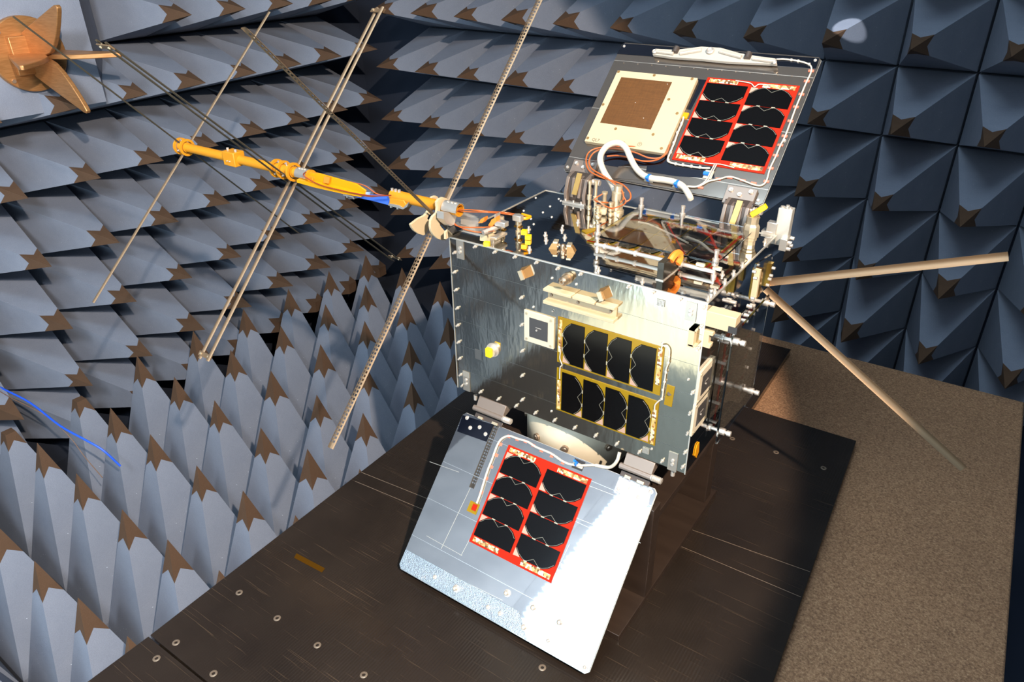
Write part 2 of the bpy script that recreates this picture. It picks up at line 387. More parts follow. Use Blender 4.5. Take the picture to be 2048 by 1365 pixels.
# ------------------------------------------------------------------ blue cable beside the floor pyramids
BLUE = plain('blue_cable_jacket', srgb(40, 90, 215), 0.4)
cb = [ZP(z).at(x, y) for x, y, z in ((-160, 690, -0.52), (-60, 742, -0.53), (0, 775, -0.54), (60, 806, -0.55), (120, 852, -0.57), (170, 880, -0.59), (206, 901, -0.62))]
cb.append(cb[-1] + V((0.03, 0.02, -0.06)))
tag(MB().tube(cb, 0.0032, 8, sub=5).build('cable', BLUE), 'blue cable hanging across the floor pyramids at the left edge', 'cable')
cb = [ZP(z).at(x, y) for x, y, z in ((-40, 760, -0.535), (20, 795, -0.545), (60, 815, -0.55), (100, 838, -0.57), (140, 875, -0.62), (170, 915, -0.68), (205, 956, -0.72))]
tag(MB().tube(cb, 0.0013, 6, sub=5).build('wire', plain('thin_brown_wire', srgb(120, 90, 70), 0.5)), 'thin brown wire drooping below the blue cable', 'wire')

# ==================================================================== SATELLITE
sat = thing('satellite', 'silver taped box satellite with two open panels and a long orange boom antenna', 'satellite', (W/2, D/2, 0))
def tape_mat(name, base, rough, bump, dist, diffuse, seam=0.05, off=0.042, axis='Z', stretch=(60, 60, 14), lw=0.00025, linec=srgb(132, 130, 124)):
    m = Mat(name); v = m.coord(); sx = m.node('ShaderNodeSeparateXYZ'); m.link(v, sx.inputs[0])
    f = m.math('ABSOLUTE', m.math('SUBTRACT', m.math('FRACT', m.math('DIVIDE', m.math('SUBTRACT', sx.outputs[axis], off-seam/2), seam)), 0.5))
    line = m.math('LESS_THAN', f, lw/seam)
    n1 = m.noise(1, m.coord(stretch), 3, 0.6); n2 = m.noise(1, m.coord(tuple(x*7 for x in stretch)), 2)
    c = m.mix(line, base, linec)
    m.color(c); m.set(Metallic=1.0-diffuse, Roughness=rough, Specular__IOR__Level=0.6)
    r = m.math('ADD', rough, m.math('MULTIPLY', line, 0.3)); m.link(r, m.b.inputs['Roughness'])
    m.bump(m.math('ADD', m.math('MULTIPLY', n1, 1.0), m.math('MULTIPLY', n2, 0.25)), bump, dist)
    return m.m
FTAPE = tape_mat('silver_tape_front', srgb(196, 191, 174), 0.10, 0.45, 0.0012, 0.0, stretch=(16, 16, 5))
TTAPE = tape_mat('silver_tape_top', srgb(206, 204, 200), 0.035, 0.10, 0.0006, 0.0, seam=0.06, off=0.03, axis='Y', stretch=(6, 30, 6))
RTAPE = tape_mat('silver_tape_side', srgb(196, 200, 204), 0.06, 0.08, 0.0006, 0.0, stretch=(8, 8, 8))
EDGE = plain('machined_aluminium', srgb(214, 208, 196), 0.38, 0.75)
ALU = plain('brushed_aluminium', srgb(206, 200, 190), 0.34, 0.75)
BRASS = plain('pale_brass', srgb(216, 198, 166), 0.36, 0.7)
GOLD = plain('gold_plating', srgb(222, 176, 80), 0.28, 1.0)
CELL = plain('black_cell_glass', srgb(7, 6, 6), 0.12, 0.0, Specular__IOR__Level=0.25)
REDB = plain('red_circuit_board', srgb(166, 30, 3), 0.55, 0.0, Specular__IOR__Level=0.15)
YELB = plain('amber_film_board', srgb(150, 118, 8), 0.25, 0.2)
WIRE = plain('interconnect_silver', srgb(150, 144, 126), 0.4, 0.6)
CORN = plain('corner_diode', srgb(186, 150, 130), 0.4, 0.2)
STRIP = Mat('component_strip'); v_ = STRIP.coord((1, 1, 1)); _n = STRIP.node('ShaderNodeTexVoronoi'); _n.inputs['Scale'].default_value = 240; STRIP.link(v_, _n.inputs['Vector'])
STRIP.color(STRIP.ramp(_n.outputs['Color'], [(0.0, srgb(40, 28, 12)), (0.35, srgb(150, 100, 50)), (0.6, srgb(205, 175, 110)), (0.85, srgb(235, 225, 200))])); STRIP.set(Roughness=0.4); STRIP = STRIP.m
WHITEC = plain('white_cable_sleeve', srgb(196, 186, 170), 0.5)
COAX = plain('copper_brown_coax', srgb(178, 92, 44), 0.4)
TIEB = plain('blue_cable_tie', srgb(20, 110, 210), 0.4)
HINGE = plain('grey_brown_anodised', srgb(140, 124, 112), 0.38, 0.55)
HINGED = plain('dark_anodised', srgb(92, 82, 76), 0.4, 0.55)
ACR = Mat('clear_acrylic'); ACR.set(Base__Color=(0.97, 0.96, 0.94, 1), Roughness=0.01, IOR=1.49, Transmission__Weight=1.0); ACR = ACR.m
TEFLON = plain('milky_plastic', srgb(176, 168, 155), 0.3, 0.0)
ORANGE = plain('orange_boom_paint', srgb(196, 128, 24), 0.42)
KAPO = plain('orange_polyimide', srgb(224, 150, 18), 0.2, 0.1)
SPRING = Mat('bronze_tape_spring'); SPRING.set(Base__Color=srgb(134, 110, 84), Metallic=0.6, Roughness=0.45); SPRING = SPRING.m
SPRING_SHADE = plain('shaded_tape_spring', srgb(110, 98, 80), 0.4, 0.7)  # same tape spring, with the shade on the light-averted elements put into its colour
RUST = plain('rust_orange_clip', srgb(232, 130, 40), 0.5)
PINKR = plain('red_tie_base', srgb(216, 110, 84), 0.5)
GREYD = plain('dark_grey_part', srgb(52, 48, 46), 0.4, 0.3)

body = MB().box(Fr((0,0,0),(1,0,0),(0,1,0),(0,0,1)), (W/2, D/2, H/2), (W-0.003, D-0.003, H-0.003)).build('body', EDGE, sat)
def sub(mb, name, m, label=None, **k):
    o = mb.build(name, m, body, **k)
    if label: o['label'] = label
    return o
def sat_part(mb, name, m, **k): return mb.build(name, m, sat, **k)
O0 = (0, 0, 0)
sub(MB().rbox(FRONT, (0.001, 0.001, W-0.001, H-0.001), -0.003, 0.0), 'front_skin', FTAPE, 'silver taped front face', origin=O0)
sub(MB().rbox(RIGHT, (0.001, 0.001, D-0.001, H-0.001), -0.003, 0.0), 'side_skin', RTAPE, origin=O0)
sub(MB().rbox(TOP, (0.001, 0.001, W-0.001, D-0.001), -0.003, 0.0), 'top_skin', TTAPE, 'mirror taped top face', origin=O0)
# bright edge trims along the front top edge and the right top edge
e = MB().box(ZP(H), (W/2, -0.0004, 0.0002), (W, 0.0022, 0.0022)).box(ZP(H), (W+0.0002, D/2, 0.0002), (0.0022, D, 0.0022)).box(ZP(0), (0, -0.0002, H/2), (0.0016, 0.0016, H)).box(ZP(0), (W, -0.0002, H/2), (0.0016, 0.0016, H)).box(ZP(H), (0, D/2, 0.0002), (0.002, D, 0.002)).box(ZP(H), (W/2, D, 0.0002), (W, 0.002, 0.002))
sub(e, 'edge_trim', EDGE)

def Z5(x, y): return 880 + x/2.677, 450 + y/2.677
fs = [(75,150),(75,255),(83,350),(90,448),(92,540),(97,630),(103,718),(108,805),(118,862),(185,118),(290,147),(398,173),(513,203),(628,235),(750,265),
      (433,392),(435,538),(437,678),(437,810),(437,940),(215,897),(310,935),(405,972),(508,1010),(610,1050),(718,1090),(830,1132),(943,1177),(1065,1220),(1187,1268),(1297,1300),
      (1410,450),(1398,548),(1380,668),(1350,902),(1337,1012),(1325,1120),(1310,1222),(1285,403),(1140,365),(1008,332)]
def standoff(fr, u, v, r=0.0017, h=0.0062):
    m = MB().cyl(fr.P(u, v, 0), fr.P(u, v, 0.0012), r*1.7, n=8).cyl(fr.P(u, v, 0.001), fr.P(u, v, h), r, n=8)
    return sub(m, 'standoff_screw', STEEL)
for x, y in fs: standoff(FRONT, *FRONT.hit(*Z5(x, y), 0.003))
for x, y in [(600,285),(730,318),(605,460),(597,998),(500,440),(1192,633),(1133,1200),(1330,828)]:
    u, v = FRONT.hit(*Z5(x, y)); sub(MB().cyl(FRONT.P(u, v, 0), FRONT.P(u, v, 0.002), 0.0022, 0.0014, n=8), 'cap_screw', STEEL)
# corner strips with two screws
for q in ([(912.7,477.9),(927.2,482),(929,520),(914.6,516)], [(925.6,741.5),(939,745.5),(941,784),(927.7,779.5)],
          [(1373.8,601.5),(1397,609),(1390,644),(1369,638.6)], [(1338.7,902.2),(1356.7,909),(1352.7,945.7),(1335,937.3)]):
    r = FRONT.rect(q); m = MB().rbox(FRONT, r, 0, 0.0012)
    for t in (0.42, 0.62):
        u, v = (r[0]+r[2])/2, r[1] + (r[3]-r[1])*t
        m.cyl(FRONT.P(u, v, 0.001), FRONT.P(u, v, 0.0032), 0.0032, 0.0026, n=10, mi=1)
    sub(m, 'corner_plate', [plain('grey_tape_plate', srgb(186, 176, 162), 0.35, 0.8), STEEL])
for q in ([(1313,597.5),(1330,603),(1328,616),(1311.5,610.6)], [(1285,894.5),(1298,898.5),(1297.6,910),(1284.6,906)], [(926,742),(938.5,745.5),(939.3,757),(926.8,753)]):
    r = FRONT.rect(q, 0.0013); m = MB()
    for a in range(6):
        for b in range(6):
            m.rbox(FRONT, (r[0]+(r[2]-r[0])*(a+.12)/6, r[1]+(r[3]-r[1])*(b+.12)/6, r[0]+(r[2]-r[0])*(a+.88)/6, r[1]+(r[3]-r[1])*(b+.88)/6), 0.0005, 0.0016)
    sub(m, 'mesh_patch', EDGE)
# sun sensors: faceted bronze blocks, one pair near the front edge and two on the top
SUNS = plain('bronze_sensor', srgb(176, 134, 84), 0.3, 0.7)
def sun_sensor(fr, u, v, a, s=1.0):
    c_, s_ = math.cos(a), math.sin(a)
    g = Fr(fr.P(u, v), fr.x*c_+fr.y*s_, fr.y*c_-fr.x*s_, fr.z)
    b0, t0, h = 0.0135*s, 0.008*s, 0.019*s
    base = [(-b0,-b0),(b0,-b0),(b0,b0),(-b0,b0)]; top = [(-t0-.002,-b0*.9),(t0*.4,-b0*.9),(t0*.4,b0*.7),(-t0-.002,b0*.7)]
    m = MB().add([g.P(x, y, 0) for x, y in base] + [g.P(x, y, h) for x, y in top], [(3,2,1,0),(4,5,6,7)] + [(i,(i+1)%4,(i+1)%4+4,i+4) for i in range(4)])
    m.rbox(g, (-t0-.003, -b0, -t0+.004, b0*.8), h, h+0.003, 1)
    m.cyl(g.P(-b0*0.95, -b0*.3, h*.45), g.P(-b0*1.45, -b0*.3, h*.55), 0.0042*s, n=10, mi=1).cyl(g.P(-b0*0.8, b0*.5, h*.4), g.P(-b0*1.25, b0*.5, h*.5), 0.003*s, n=10, mi=1)
    return sat_part(m, 'sun_sensor', [SUNS, BRASS])
sun_sensor(FRONT, *FRONT.hit(1056, 543), rad(25), .62); sun_sensor(FRONT, *FRONT.hit(1213, 585), rad(25), .58)
sun_sensor(TOP, *TOP.hit(1107, 496), rad(200), .5); sun_sensor(TOP, *TOP.hit(1143, 503), rad(20), .5)
def connector(fr, u, v, r=0.008, h=0.02):
    m = MB().lathe(fr.P(u, v), fr.z, [(0, r*1.35), (0.003, r*1.35), (0.003, r), (h*.45, r), (h*.5, r*1.12), (h*.85, r*1.05), (h, r*.6), (h, r*.35), (h*.8, r*.3), (h*.8, 0)], 20)
    return sat_part(m, 'round_connector', plain('tan_metal', srgb(196, 172, 144), 0.3, 0.9))
connector(FRONT, *FRONT.hit(1135, 557), .0066, .017); connector(TOP, *TOP.hit(1126, 503), 0.004, 0.012)
# cream channel rail with three lips
r = FRONT.rect([(1091,581),(1231,617),(1229,645),(1091,604)], 0.008)
u0, u1, v0, v1 = r[0]+.001, r[2]-.001, r[3]+.002, r[1]+.002
m = MB().rbox(FRONT, (u0, v0, u1, v1), 0, 0.003).rbox(FRONT, (u0-.002, v0-.002, u1+.002, v0+.003), 0, 0.014)
for a, b in ((0, .40), (.42, .74), (.76, 1.0)): m.rbox(FRONT, (u0-.002*(a==0)+(u1-u0)*a, v1-.002, u0+(u1-u0)*b+.002*(b==1), v1+.002), 0.0, 0.014)
for a in (.06, .46, .93): m.cyl(FRONT.P(u0+(u1-u0)*a, (v0+v1)/2, .003), FRONT.P(u0+(u1-u0)*a, (v0+v1)/2, .0055), .0024, n=8, mi=1)
sat_part(m, 'channel_rail', [CREAM, STEELD], bevel=0.0004)
# small framed patch antennas: white frame, dark square, four screws
def patch(fr, q, h=0.003, inner=0.19):
    r = fr.rect(q, h); du, dv = (r[2]-r[0])*inner, (r[3]-r[1])*inner
    m = MB().rbox(fr, r, 0, h)
    p_ = sat_part(m, 'small_patch_antenna', WHITEP, bevel=0.0005)
    MB().rbox(fr, (r[0]+du, r[1]+dv, r[2]-du, r[3]-dv), h, h+0.0006).build('patch_face', plain('slate_patch', srgb(74, 72, 72), 0.35, 0.3), p_)
    cu, cv = (r[0]+r[2])/2, (r[1]+r[3])/2
    MB().rbox(fr, (cu-abs(du)*.5, cv+.002, cu+abs(du)*.5, cv+.003), h+0.0005, h+.001).cyl(fr.P(cu-abs(du)*.3, cv-.002, h), fr.P(cu-abs(du)*.3, cv-.002, h+.002), .0016, n=8).build('feed_pin', STEEL, p_)
    for a in (.09, .91):
        for b in (.09, .91):
            p = fr.P(r[0]+(r[2]-r[0])*a, r[1]+(r[3]-r[1])*b, h); MB().cyl(p, p+fr.z*0.0008, 0.0022, n=10).build('frame_screw', BRASS, p_)
patch(FRONT, [(1048,620),(1108,637.5),(1106,698.5),(1048,682)])
# yellow capped connector
u, v = FRONT.hit(982, 703, 0.006)
m = MB().lathe(FRONT.P(u, v), FRONT.z, [(0, .0125), (.002, .0125), (.002, .010), (.009, .010), (.009, .0085), (.008, .008), (.008, 0)], 24)
cc = sat_part(m, 'capped_connector', STEEL)
MB().rbox(FRONT, (u-.006, v-.008, u+.005, v+.008), .008, .0150).build('yellow_cap', plain('yellow_tape', srgb(250, 205, 20), 0.4), cc, bevel=0.0008)
r = FRONT.rect([Z5(188,668), Z5(228,672), Z5(228,725), Z5(188,718)]); sub(MB().rbox(FRONT, r, 0, 0.0005), 'tape_patch', plain('grey_tape', srgb(110, 110, 108), 0.3, 0.6))
# amber tag with a hole
q = [(1334.5,769),(1350,774.5),(1343.5,814.5),(1328,808.8)]
r = FRONT.rect(q); m = MB().uvprism(FRONT, [FRONT.hit(*p) for p in q], 0, 0.0008).cyl(FRONT.at(1339, 788, .0006), FRONT.at(1339, 788, .0014), .0032, n=12, mi=1)
sub(m, 'amber_tag', [YELB, GREYD], 'amber film tag with a dark hole')
# cream bracket at the right edge of the front face
m = MB()
for (x0, y0), (x1, y1) in (((1381,655),(1396,662)), ((1381,655),(1388,694)), ((1379,686),(1394,693))):
    a = FRONT.hit(x0, y0, .005); b = FRONT.hit(x1, y1, .005); m.rbox(FRONT, (min(a[0],b[0]), min(a[1],b[1]), max(a[0],b[0]), max(a[1],b[1])), 0, .010)
sat_part(m, 'edge_clip', CREAM)

# ------------------------------------------------------------------ solar arrays
def cell(fr, u0, v0, u1, v1, side, h, par):
    """black cell with two clipped corners on one side: 'u0' 'u1' 'v0' 'v1'"""
    def T(a, b):           # a across (0 = clipped side), b along
        if side == 'u0': return u0+(u1-u0)*a, v0+(v1-v0)*b
        if side == 'u1': return u1+(u0-u1)*a, v0+(v1-v0)*b
        if side == 'v0': return u0+(u1-u0)*b, v0+(v1-v0)*a
        return u0+(u1-u0)*b, v1+(v0-v1)*a
    g = 0.008
    pg = [(1,0),(.36,0),(.13,.11),(0,.24),(0,.76),(.13,.89),(.36,1),(1,1)]
    m = MB().uvprism(fr, [T(a, g+b*(1-2*g)) for a, b in pg], 0, h)
    def rib(pts, wd, mi):
        for p, q in zip(pts, pts[1:]):
            a, b = V(fr.P(*T(*p), h)), V(fr.P(*T(*q), h))
            m.box(Fr((a+b)/2, b-a, fr.z.cross(b-a), fr.z), (0, 0, 0.0002), ((b-a).length+wd*.6, wd, 0.0006), mi)
    rib([(.36,.03),(.16,.13),(.03,.25),(0,.31),(.03,.36),(.21,.5),(.03,.64),(0,.69),(.03,.75),(.16,.87),(.36,.97)], 0.0005, 1)
    for b in (.33, .67):
        rib([(-.02, b-.035), (-.02, b+.035)], 0.0016, 2)
    m.uvprism(fr, [T(a, b) for a, b in ((.0,.0),(.34,.0),(.02,.17))], 0, h*.7, 3)
    return m.build('solar_cell', [CELL, WIRE, BRASS, CORN], par)
def strip(fr, r, h, par): return MB().rbox(fr, r, 0, h).build('component_strip', STRIP, par)
# front face: two amber boards of four cells
def Z8(x, y): return 1090 + x/4.707, 620 + y/4.707
for q, side, hh in (([Z8(125,72), Z8(1122,352), Z8(1083,803), Z8(110,495)], 'u0', 0), ([Z8(110,545), Z8(1075,868), Z8(1030,1282), Z8(105,938)], 'u1', 1)):
    r = FRONT.rect(q, .0012)
    bd = sat_part(MB().rbox(FRONT, (r[0], r[3], r[2], r[1]), 0, .0012), 'cell_board', YELB, origin=FRONT.P(r[0], r[3]))
    wid = r[2]-r[0]; ht = r[1]-r[3]; s0, s1 = .052, .062
    for k in range(4):
        a = r[0]+wid*s0+(wid*(1-s0-s1))*k/4; b = r[0]+wid*s0+(wid*(1-s0-s1))*(k+1)/4
        cell(FRONT, a+.0012, r[3]+ht*.035, b-.0004, r[1]-ht*.05, side, .0022, bd)
    lo, hi = (r[3]+ht*.24, r[1]-ht*.05) if hh == 0 else (r[3]+ht*.04, r[1]-ht*.28)
    strip(FRONT, (r[0]+wid*.012, lo, r[0]+wid*.045, hi), .0022, bd)
    strip(FRONT, (r[2]-wid*.048, r[3]+ht*.22 if hh == 0 else r[3]+ht*.03, r[2]-wid*.012, r[1]-ht*.02 if hh == 0 else r[1]-ht*.2), .0022, bd)
def wire_on(fr, pts, r, name, m, h=None, sub_=6, par=None, n=8):
    ps = [fr.at(p[0], p[1], (p[2] if len(p) > 2 else (h or r))) for p in pts]
    return MB().tube(ps, r, n, sub=sub_).build(name, m, par or sat)
wire_on(FRONT, [Z8(1098,400), Z8(1100,348), Z8(1135,338), Z8(1165,372), Z8(1170,420), Z8(1160,505), Z8(1140,560), Z8(1128,650), Z8(1115,740), Z8(1100,835), Z8(1070,860), Z8(1035,900), Z8(1032,960)], .0011, 'white_lead', WHITEC, .003)
wire_on(FRONT, [Z8(145,395), Z8(140,460), Z8(160,520), Z8(142,545), Z8(138,650)], .0009, 'white_lead', WHITEC, .003)
for p in ((1165,445),(1160,500),(1138,590),(1125,680),(1110,755),(1098,840)):
    a = FRONT.at(*Z8(*p), .003); sub(MB().lathe(a-FRONT.x*.0, FRONT.y, [(-.0012, .0019), (.0012, .0019)], 8), 'lacing_knot', WHITEC)

# ------------------------------------------------------------------ the two opened panels
def chamf(r, c):
    u0, v0, u1, v1 = r
    return [(u0+c, v0), (u1-c, v0), (u1, v0+c), (u1, v1-c), (u1-c, v1), (u0+c, v1), (u0, v1-c), (u0, v0+c)]
PTAPE = tape_mat('silver_tape_panel', srgb(210, 212, 210), 0.025, 0.05, 0.0006, 0.05, seam=0.048, off=0.03, axis='Y', stretch=(7, 7, 7), lw=0.00025, linec=srgb(226, 226, 222))
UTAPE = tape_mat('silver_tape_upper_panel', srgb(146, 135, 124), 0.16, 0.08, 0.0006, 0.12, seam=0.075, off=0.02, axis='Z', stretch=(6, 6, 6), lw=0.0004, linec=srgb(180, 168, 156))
BARE = plain('dark_mirror_foil', srgb(92, 94, 104), 0.1, 1.0)
CRINK = Mat('crinkled_foil'); _n = CRINK.noise(420, None, 3, 0.7); _w = CRINK.noise(900, None, 2)
CRINK.set(Base__Color=srgb(196, 196, 196), Metallic=1.0, Roughness=0.16); CRINK.bump(_n, 0.9, 0.0015); CRINK = CRINK.m
LR = (0.0204, 0.0, 0.404, 0.2968)
lowp = sat_part(MB().uvprism(LOW, chamf(LR, .006), -0.0095, -0.0006), 'lower_panel', GREYD, origin=LOW.o)
def lsub(mb, name, m, **k): return mb.build(name, m, lowp, origin=LOW.o, **k)
lsub(MB().uvprism(LOW, chamf(LR, .006), -0.0006, 0.0), 'panel_skin', PTAPE)
lsub(MB().uvprism(LOW, chamf((LR[0]-.0008, LR[1]-.0008, LR[2]+.0008, LR[3]+.0008), .006), -0.0042, -0.0022), 'edge_strip', EDGE)
def Z7(x, y): return 780 + x/2.395, 780 + y/2.395
lsub(MB().uvprism(LOW, [(LR[0]+.006, LR[3]-.0006), (LR[2]-.11, LR[3]-.0006), (LR[2]-.14, LR[3]-.034), (LR[0]+.0006, LR[3]-.034), (LR[0]+.0006, LR[3]-.006)], 0.0001, 0.0006), 'crinkled_band', CRINK)
lsub(MB().uvprism(LOW, [LOW.hit(*Z7(*p)) for p in ((348,122),(498,168),(462,250),(322,200))], 0.0001, 0.0006), 'corner_foil', BARE)
lsub(MB().uvprism(LOW, [LOW.hit(*Z7(*p)) for p in ((1100,412),(1258,470),(1234,565),(1070,492))], 0.0001, 0.0006), 'corner_foil', CRINK)
for pts in (((175,700),(345,795)), ((245,762),(385,470)), ((210,850),(540,1010)), ((190,345),(330,395)), ((855,600),(1200,735)), ((900,440),(1215,560)), ((340,795),(380,720)), ((720,1030),(860,740))):
    a, b = (V(LOW.at(*Z7(*p), 0.0002)) for p in pts)
    lsub(MB().box(Fr((a+b)/2, b-a, LOW.z.cross(b-a), LOW.z), (0, 0, 0), ((b-a).length, 0.0007, 0.0004)), 'tape_seam', EDGE)
for x, y in ((370,135),(385,183),(430,180),(458,213),(1097,477),(1153,475),(1192,516),(1250,490),(215,898),(317,952),(562,975),(690,1045),(470,1043),(528,1073),(645,1138),(816,1115),(760,1203),(935,1330)):
    p = LOW.at(*Z7(x, y)); big = (x, y) in ((562,975),(690,1045),(645,1138),(816,1115),(317,952))
    s_ = 1.0 if big else 0.6
    lsub(MB().lathe(p, LOW.z, [(0, .0062*s_), (.0012, .0062*s_), (.0014, .0042*s_), (.005*s_, .0040*s_), (.006*s_, .003*s_), (.0045*s_, .0018*s_), (.0045*s_, 0)], 16), 'panel_screw', STEEL)
q = [Z7(*p) for p in ((572,262),(965,430),(770,927),(375,725))]
lab_r = LOW.rect(q, .0014)
def red_array(fr, r, par, up):
    """red board of 2 x 4 cells; up: which end of the left column is clipped"""
    u0, v0, u1, v1 = r
    bd = sat_part(MB().rbox(fr, (min(u0,u1), min(v0,v1), max(u0,u1), max(v0,v1)), 0, .0014), 'cell_board', REDB, origin=fr.P(u0, v0))
    du, dv = u1-u0, v1-v0
    for cidx in range(2):
        a, b = u0+du*(.015+.495*cidx), u0+du*(.49+.495*cidx)
        sh = 0.0
        for k in range(4):
            t0, t1 = .070 + .215*k, .070 + .215*(k+1) - .006
            side = ('v0' if up else 'v1') if cidx == 0 else ('v1' if up else 'v0')
            cell(fr, min(a,b)+.001, v0+dv*t0, max(a,b)-.001, v0+dv*t1, side, .0024, bd)
        for t0, t1 in ((.018, .06), (.935, .98)):
            x0, x1 = (a+(b-a)*.05, a+(b-a)*.72) if (cidx == 0) else (a+(b-a)*.25, a+(b-a)*.97)
            strip(fr, (x0, v0+dv*t0, x1, v0+dv*t1), .0024, bd)
    return bd
red_array(LOW, lab_r, lowp, True)
# white harness along the lower panel with red tie bases
hp = [(415,545),(432,500),(450,440),(470,380),(490,330),(512,270),(535,235),(570,222),(612,235),(660,250),(700,275),(770,305),(830,345),(890,362),(985,362),(1050,372)]
wire_on(LOW, [(*Z7(*p), .003) for p in hp], .0019, 'white_harness', WHITEC)
wire_on(LOW, [(*Z7(985,362), .003), (*Z7(1050,372), .006), (*Z7(1085,345), .016), (*Z7(1100,300), .02)], .0028, 'white_harness', WHITEC)
for x, y in ((437,492),(462,425),(486,370),(510,314),(530,262),(570,224),(610,238),(650,248),(686,267),(726,292),(775,318),(828,350)):
    lsub(MB().rbox(LOW, (*[c-.0026 for c in LOW.hit(*Z7(x, y))], *[c+.0026 for c in LOW.hit(*Z7(x, y))]), 0, .0016), 'tie_base', PINKR)
r = LOW.rect([Z7(*p) for p in ((385,530),(430,550),(412,602),(370,580))]); lsub(MB().rbox(LOW, (r[0], r[1], r[2], r[3]), 0, .0007), 'amber_tag', YELB)
r = LOW.rect([Z7(*p) for p in ((398,545),(420,553),(412,585),(392,575))]); lsub(MB().rbox(LOW, (r[0], r[1], r[2], r[3]), 0, .0014), 'terminal_pad', REDB)
r = LOW.rect([Z7(*p) for p in ((885,330),(938,345),(920,390),(870,375))]); lsub(MB().rbox(LOW, r, 0, .0008), 'tie_pad', GREYD)
r = LOW.rect([Z7(*p) for p in ((880,345),(930,360),(922,378),(872,365))]); lsub(MB().rbox(LOW, r, 0, .0012), 'tie_pad', WHITEP)
p = LOW.at(*Z7(893,355), .004); lsub(MB().lathe(p-LOW.x*.0015, LOW.x, [(0, .0042), (.003, .0042)], 10).rbox(LOW, (*[c-.002 for c in LOW.hit(*Z7(893,345))], *[c+.002 for c in LOW.hit(*Z7(893,345))]), .006, .010), 'blue_tie', TIEB)

# lower hinges: block under the body, long pin with a knurled end, leaf on the panel
def hinge_low(x0, x1):
    m = MB().prism([(x0, -.001, -0.0005), (x0, 0.022, -0.0005), (x0, 0.022, -0.012), (x0, -0.008, -0.021), (x0, -0.0115, -0.016)], (x1-x0, 0, 0))
    hg = sat_part(m, 'panel_hinge', HINGE, bevel=0.0006)
    pc = V((0, -0.0115, -0.0205))
    MB().cyl(pc+V((x0-.005,0,0)), pc+V((x1,0,0)), .0050, n=18).build('hinge_pin', HINGE, hg)
    pr_ = [(0,.0050),(.002,.0050)]
    for k in range(6): pr_ += [(.003+k*.0022, .0056), (.0042+k*.0022, .0047)]
    MB().lathe(pc+V((x1,0,0)), (1,0,0), pr_ + [(.017,.0054),(.018,.004),(.018,0)], 18).build('knurled_end', STEEL, hg)
    MB().rbox(LOW, (x0-.003, -.0085, x1-.002, .0005), -.004, .0035).build('hinge_leaf', HINGED, hg, bevel=0.0005)
    MB().rbox(LOW, (x0+.006, -.0035, x0+.016, .001), .004, .006).rbox(LOW, (x1-.022, -.0035, x1-.010, .001), .004, .006).build('brass_stop', BRASS, hg)
    return hg
xa = YP(0.0).hit(956, 792)[0]; xb = YP(0.0).hit(1002, 808)[0]
hinge_low(xa+.004, xb+.012)
xc = YP(0.0).hit(1254, 906)[0]; xd = YP(0.0).hit(1311, 928)[0]; hinge_low(xc, xd)
for px in ((948.6, 798), (1343.5, 950)):
    p = YP(0.002).at(*px); MB().cyl(p+V((0,.004,.006)), p+V((0,.004,-.004)), .0035, n=12).build('foot_screw', STEEL, sat)

# upper panel
UR = (0.032, 0.0, 0.4075, 0.294)
upp = sat_part(MB().uvprism(UPP, chamf(UR, .005), -0.0095, -0.0006), 'upper_panel', GREYD, origin=UPP.o)
def usub(mb, name, m, **k): return mb.build(name, m, upp, origin=UPP.o, **k)
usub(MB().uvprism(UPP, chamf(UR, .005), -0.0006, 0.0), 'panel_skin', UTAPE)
usub(MB().uvprism(UPP, chamf((UR[0]-.0006, UR[1]-.0006, UR[2]+.0006, UR[3]+.0006), .005), -0.0045, -0.0028), 'edge_strip', EDGE)
def Z3(x, y): return 1100 + x/3.5, 60 + y/3.5
usub(MB().uvprism(UPP, [UPP.hit(*Z3(*p)) for p in ((512,95),(1885,200),(1862,272),(468,168))], .0001, .0006), 'dark_top_band', BARE)
usub(MB().uvprism(UPP, [UPP.hit(*Z3(*p)) for p in ((385,850),(840,880),(830,925),(1150,960),(1150,1040),(880,1025),(380,945))], .0001, .0006), 'dark_foil_patch', BARE)
usub(MB().uvprism(UPP, [UPP.hit(*Z3(*p)) for p in ((1035,345),(1095,352),(985,560),(930,550))], .0001, .0006), 'dark_foil_patch', BARE)
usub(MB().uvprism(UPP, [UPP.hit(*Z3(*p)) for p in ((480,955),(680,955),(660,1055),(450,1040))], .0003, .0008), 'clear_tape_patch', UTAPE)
for k in range(13):
    p = UPP.at(*Z3(517+k*98, 232+k*7.6)); usub(MB().cyl(p, p+UPP.z*.0006, .0011, n=8), 'rivet', STEELD)
for x, y in ((520,115),(1857,214),(123,960),(1457,1195),(1640,775)):
    p = UPP.at(*Z3(x, y)); usub(MB().cyl(p, p+UPP.z*.002, .0032, .0022, n=12), 'panel_screw', STEEL)
# cream patch antenna with its copper square
q = [Z3(*p) for p in ((470,280),(1028,335),(803,868),(245,775))]
r = UPP.rect(q, .0085); pu0, pv0, pu1, pv1 = r
pa = sat_part(MB().rbox(UPP, r, 0, .0085), 'patch_antenna', CREAM, bevel=0.0008, origin=UPP.P(pu0, pv1))
COPP = Mat('oxidised_copper'); v_ = COPP.coord((30, 30, 30)); _a = COPP.noise(1, COPP.coord((40, 300, 300)), 4, 0.7); _b = COPP.noise(1, COPP.coord((300, 40, 40)), 4, 0.7)
COPP.color(COPP.ramp(COPP.math('MULTIPLY', COPP.math('ADD', _a, _b), .5), [(0.3, srgb(88, 54, 18)), (0.7, srgb(116, 72, 28))])); COPP.set(Roughness=0.5, Metallic=0.35)
r2 = UPP.rect([Z3(*p) for p in ((497,330),(852,365),(708,697),(352,650))], .0088)
MB().rbox(UPP, r2, .0085, .0088).build('copper_patch', COPP.m, pa)
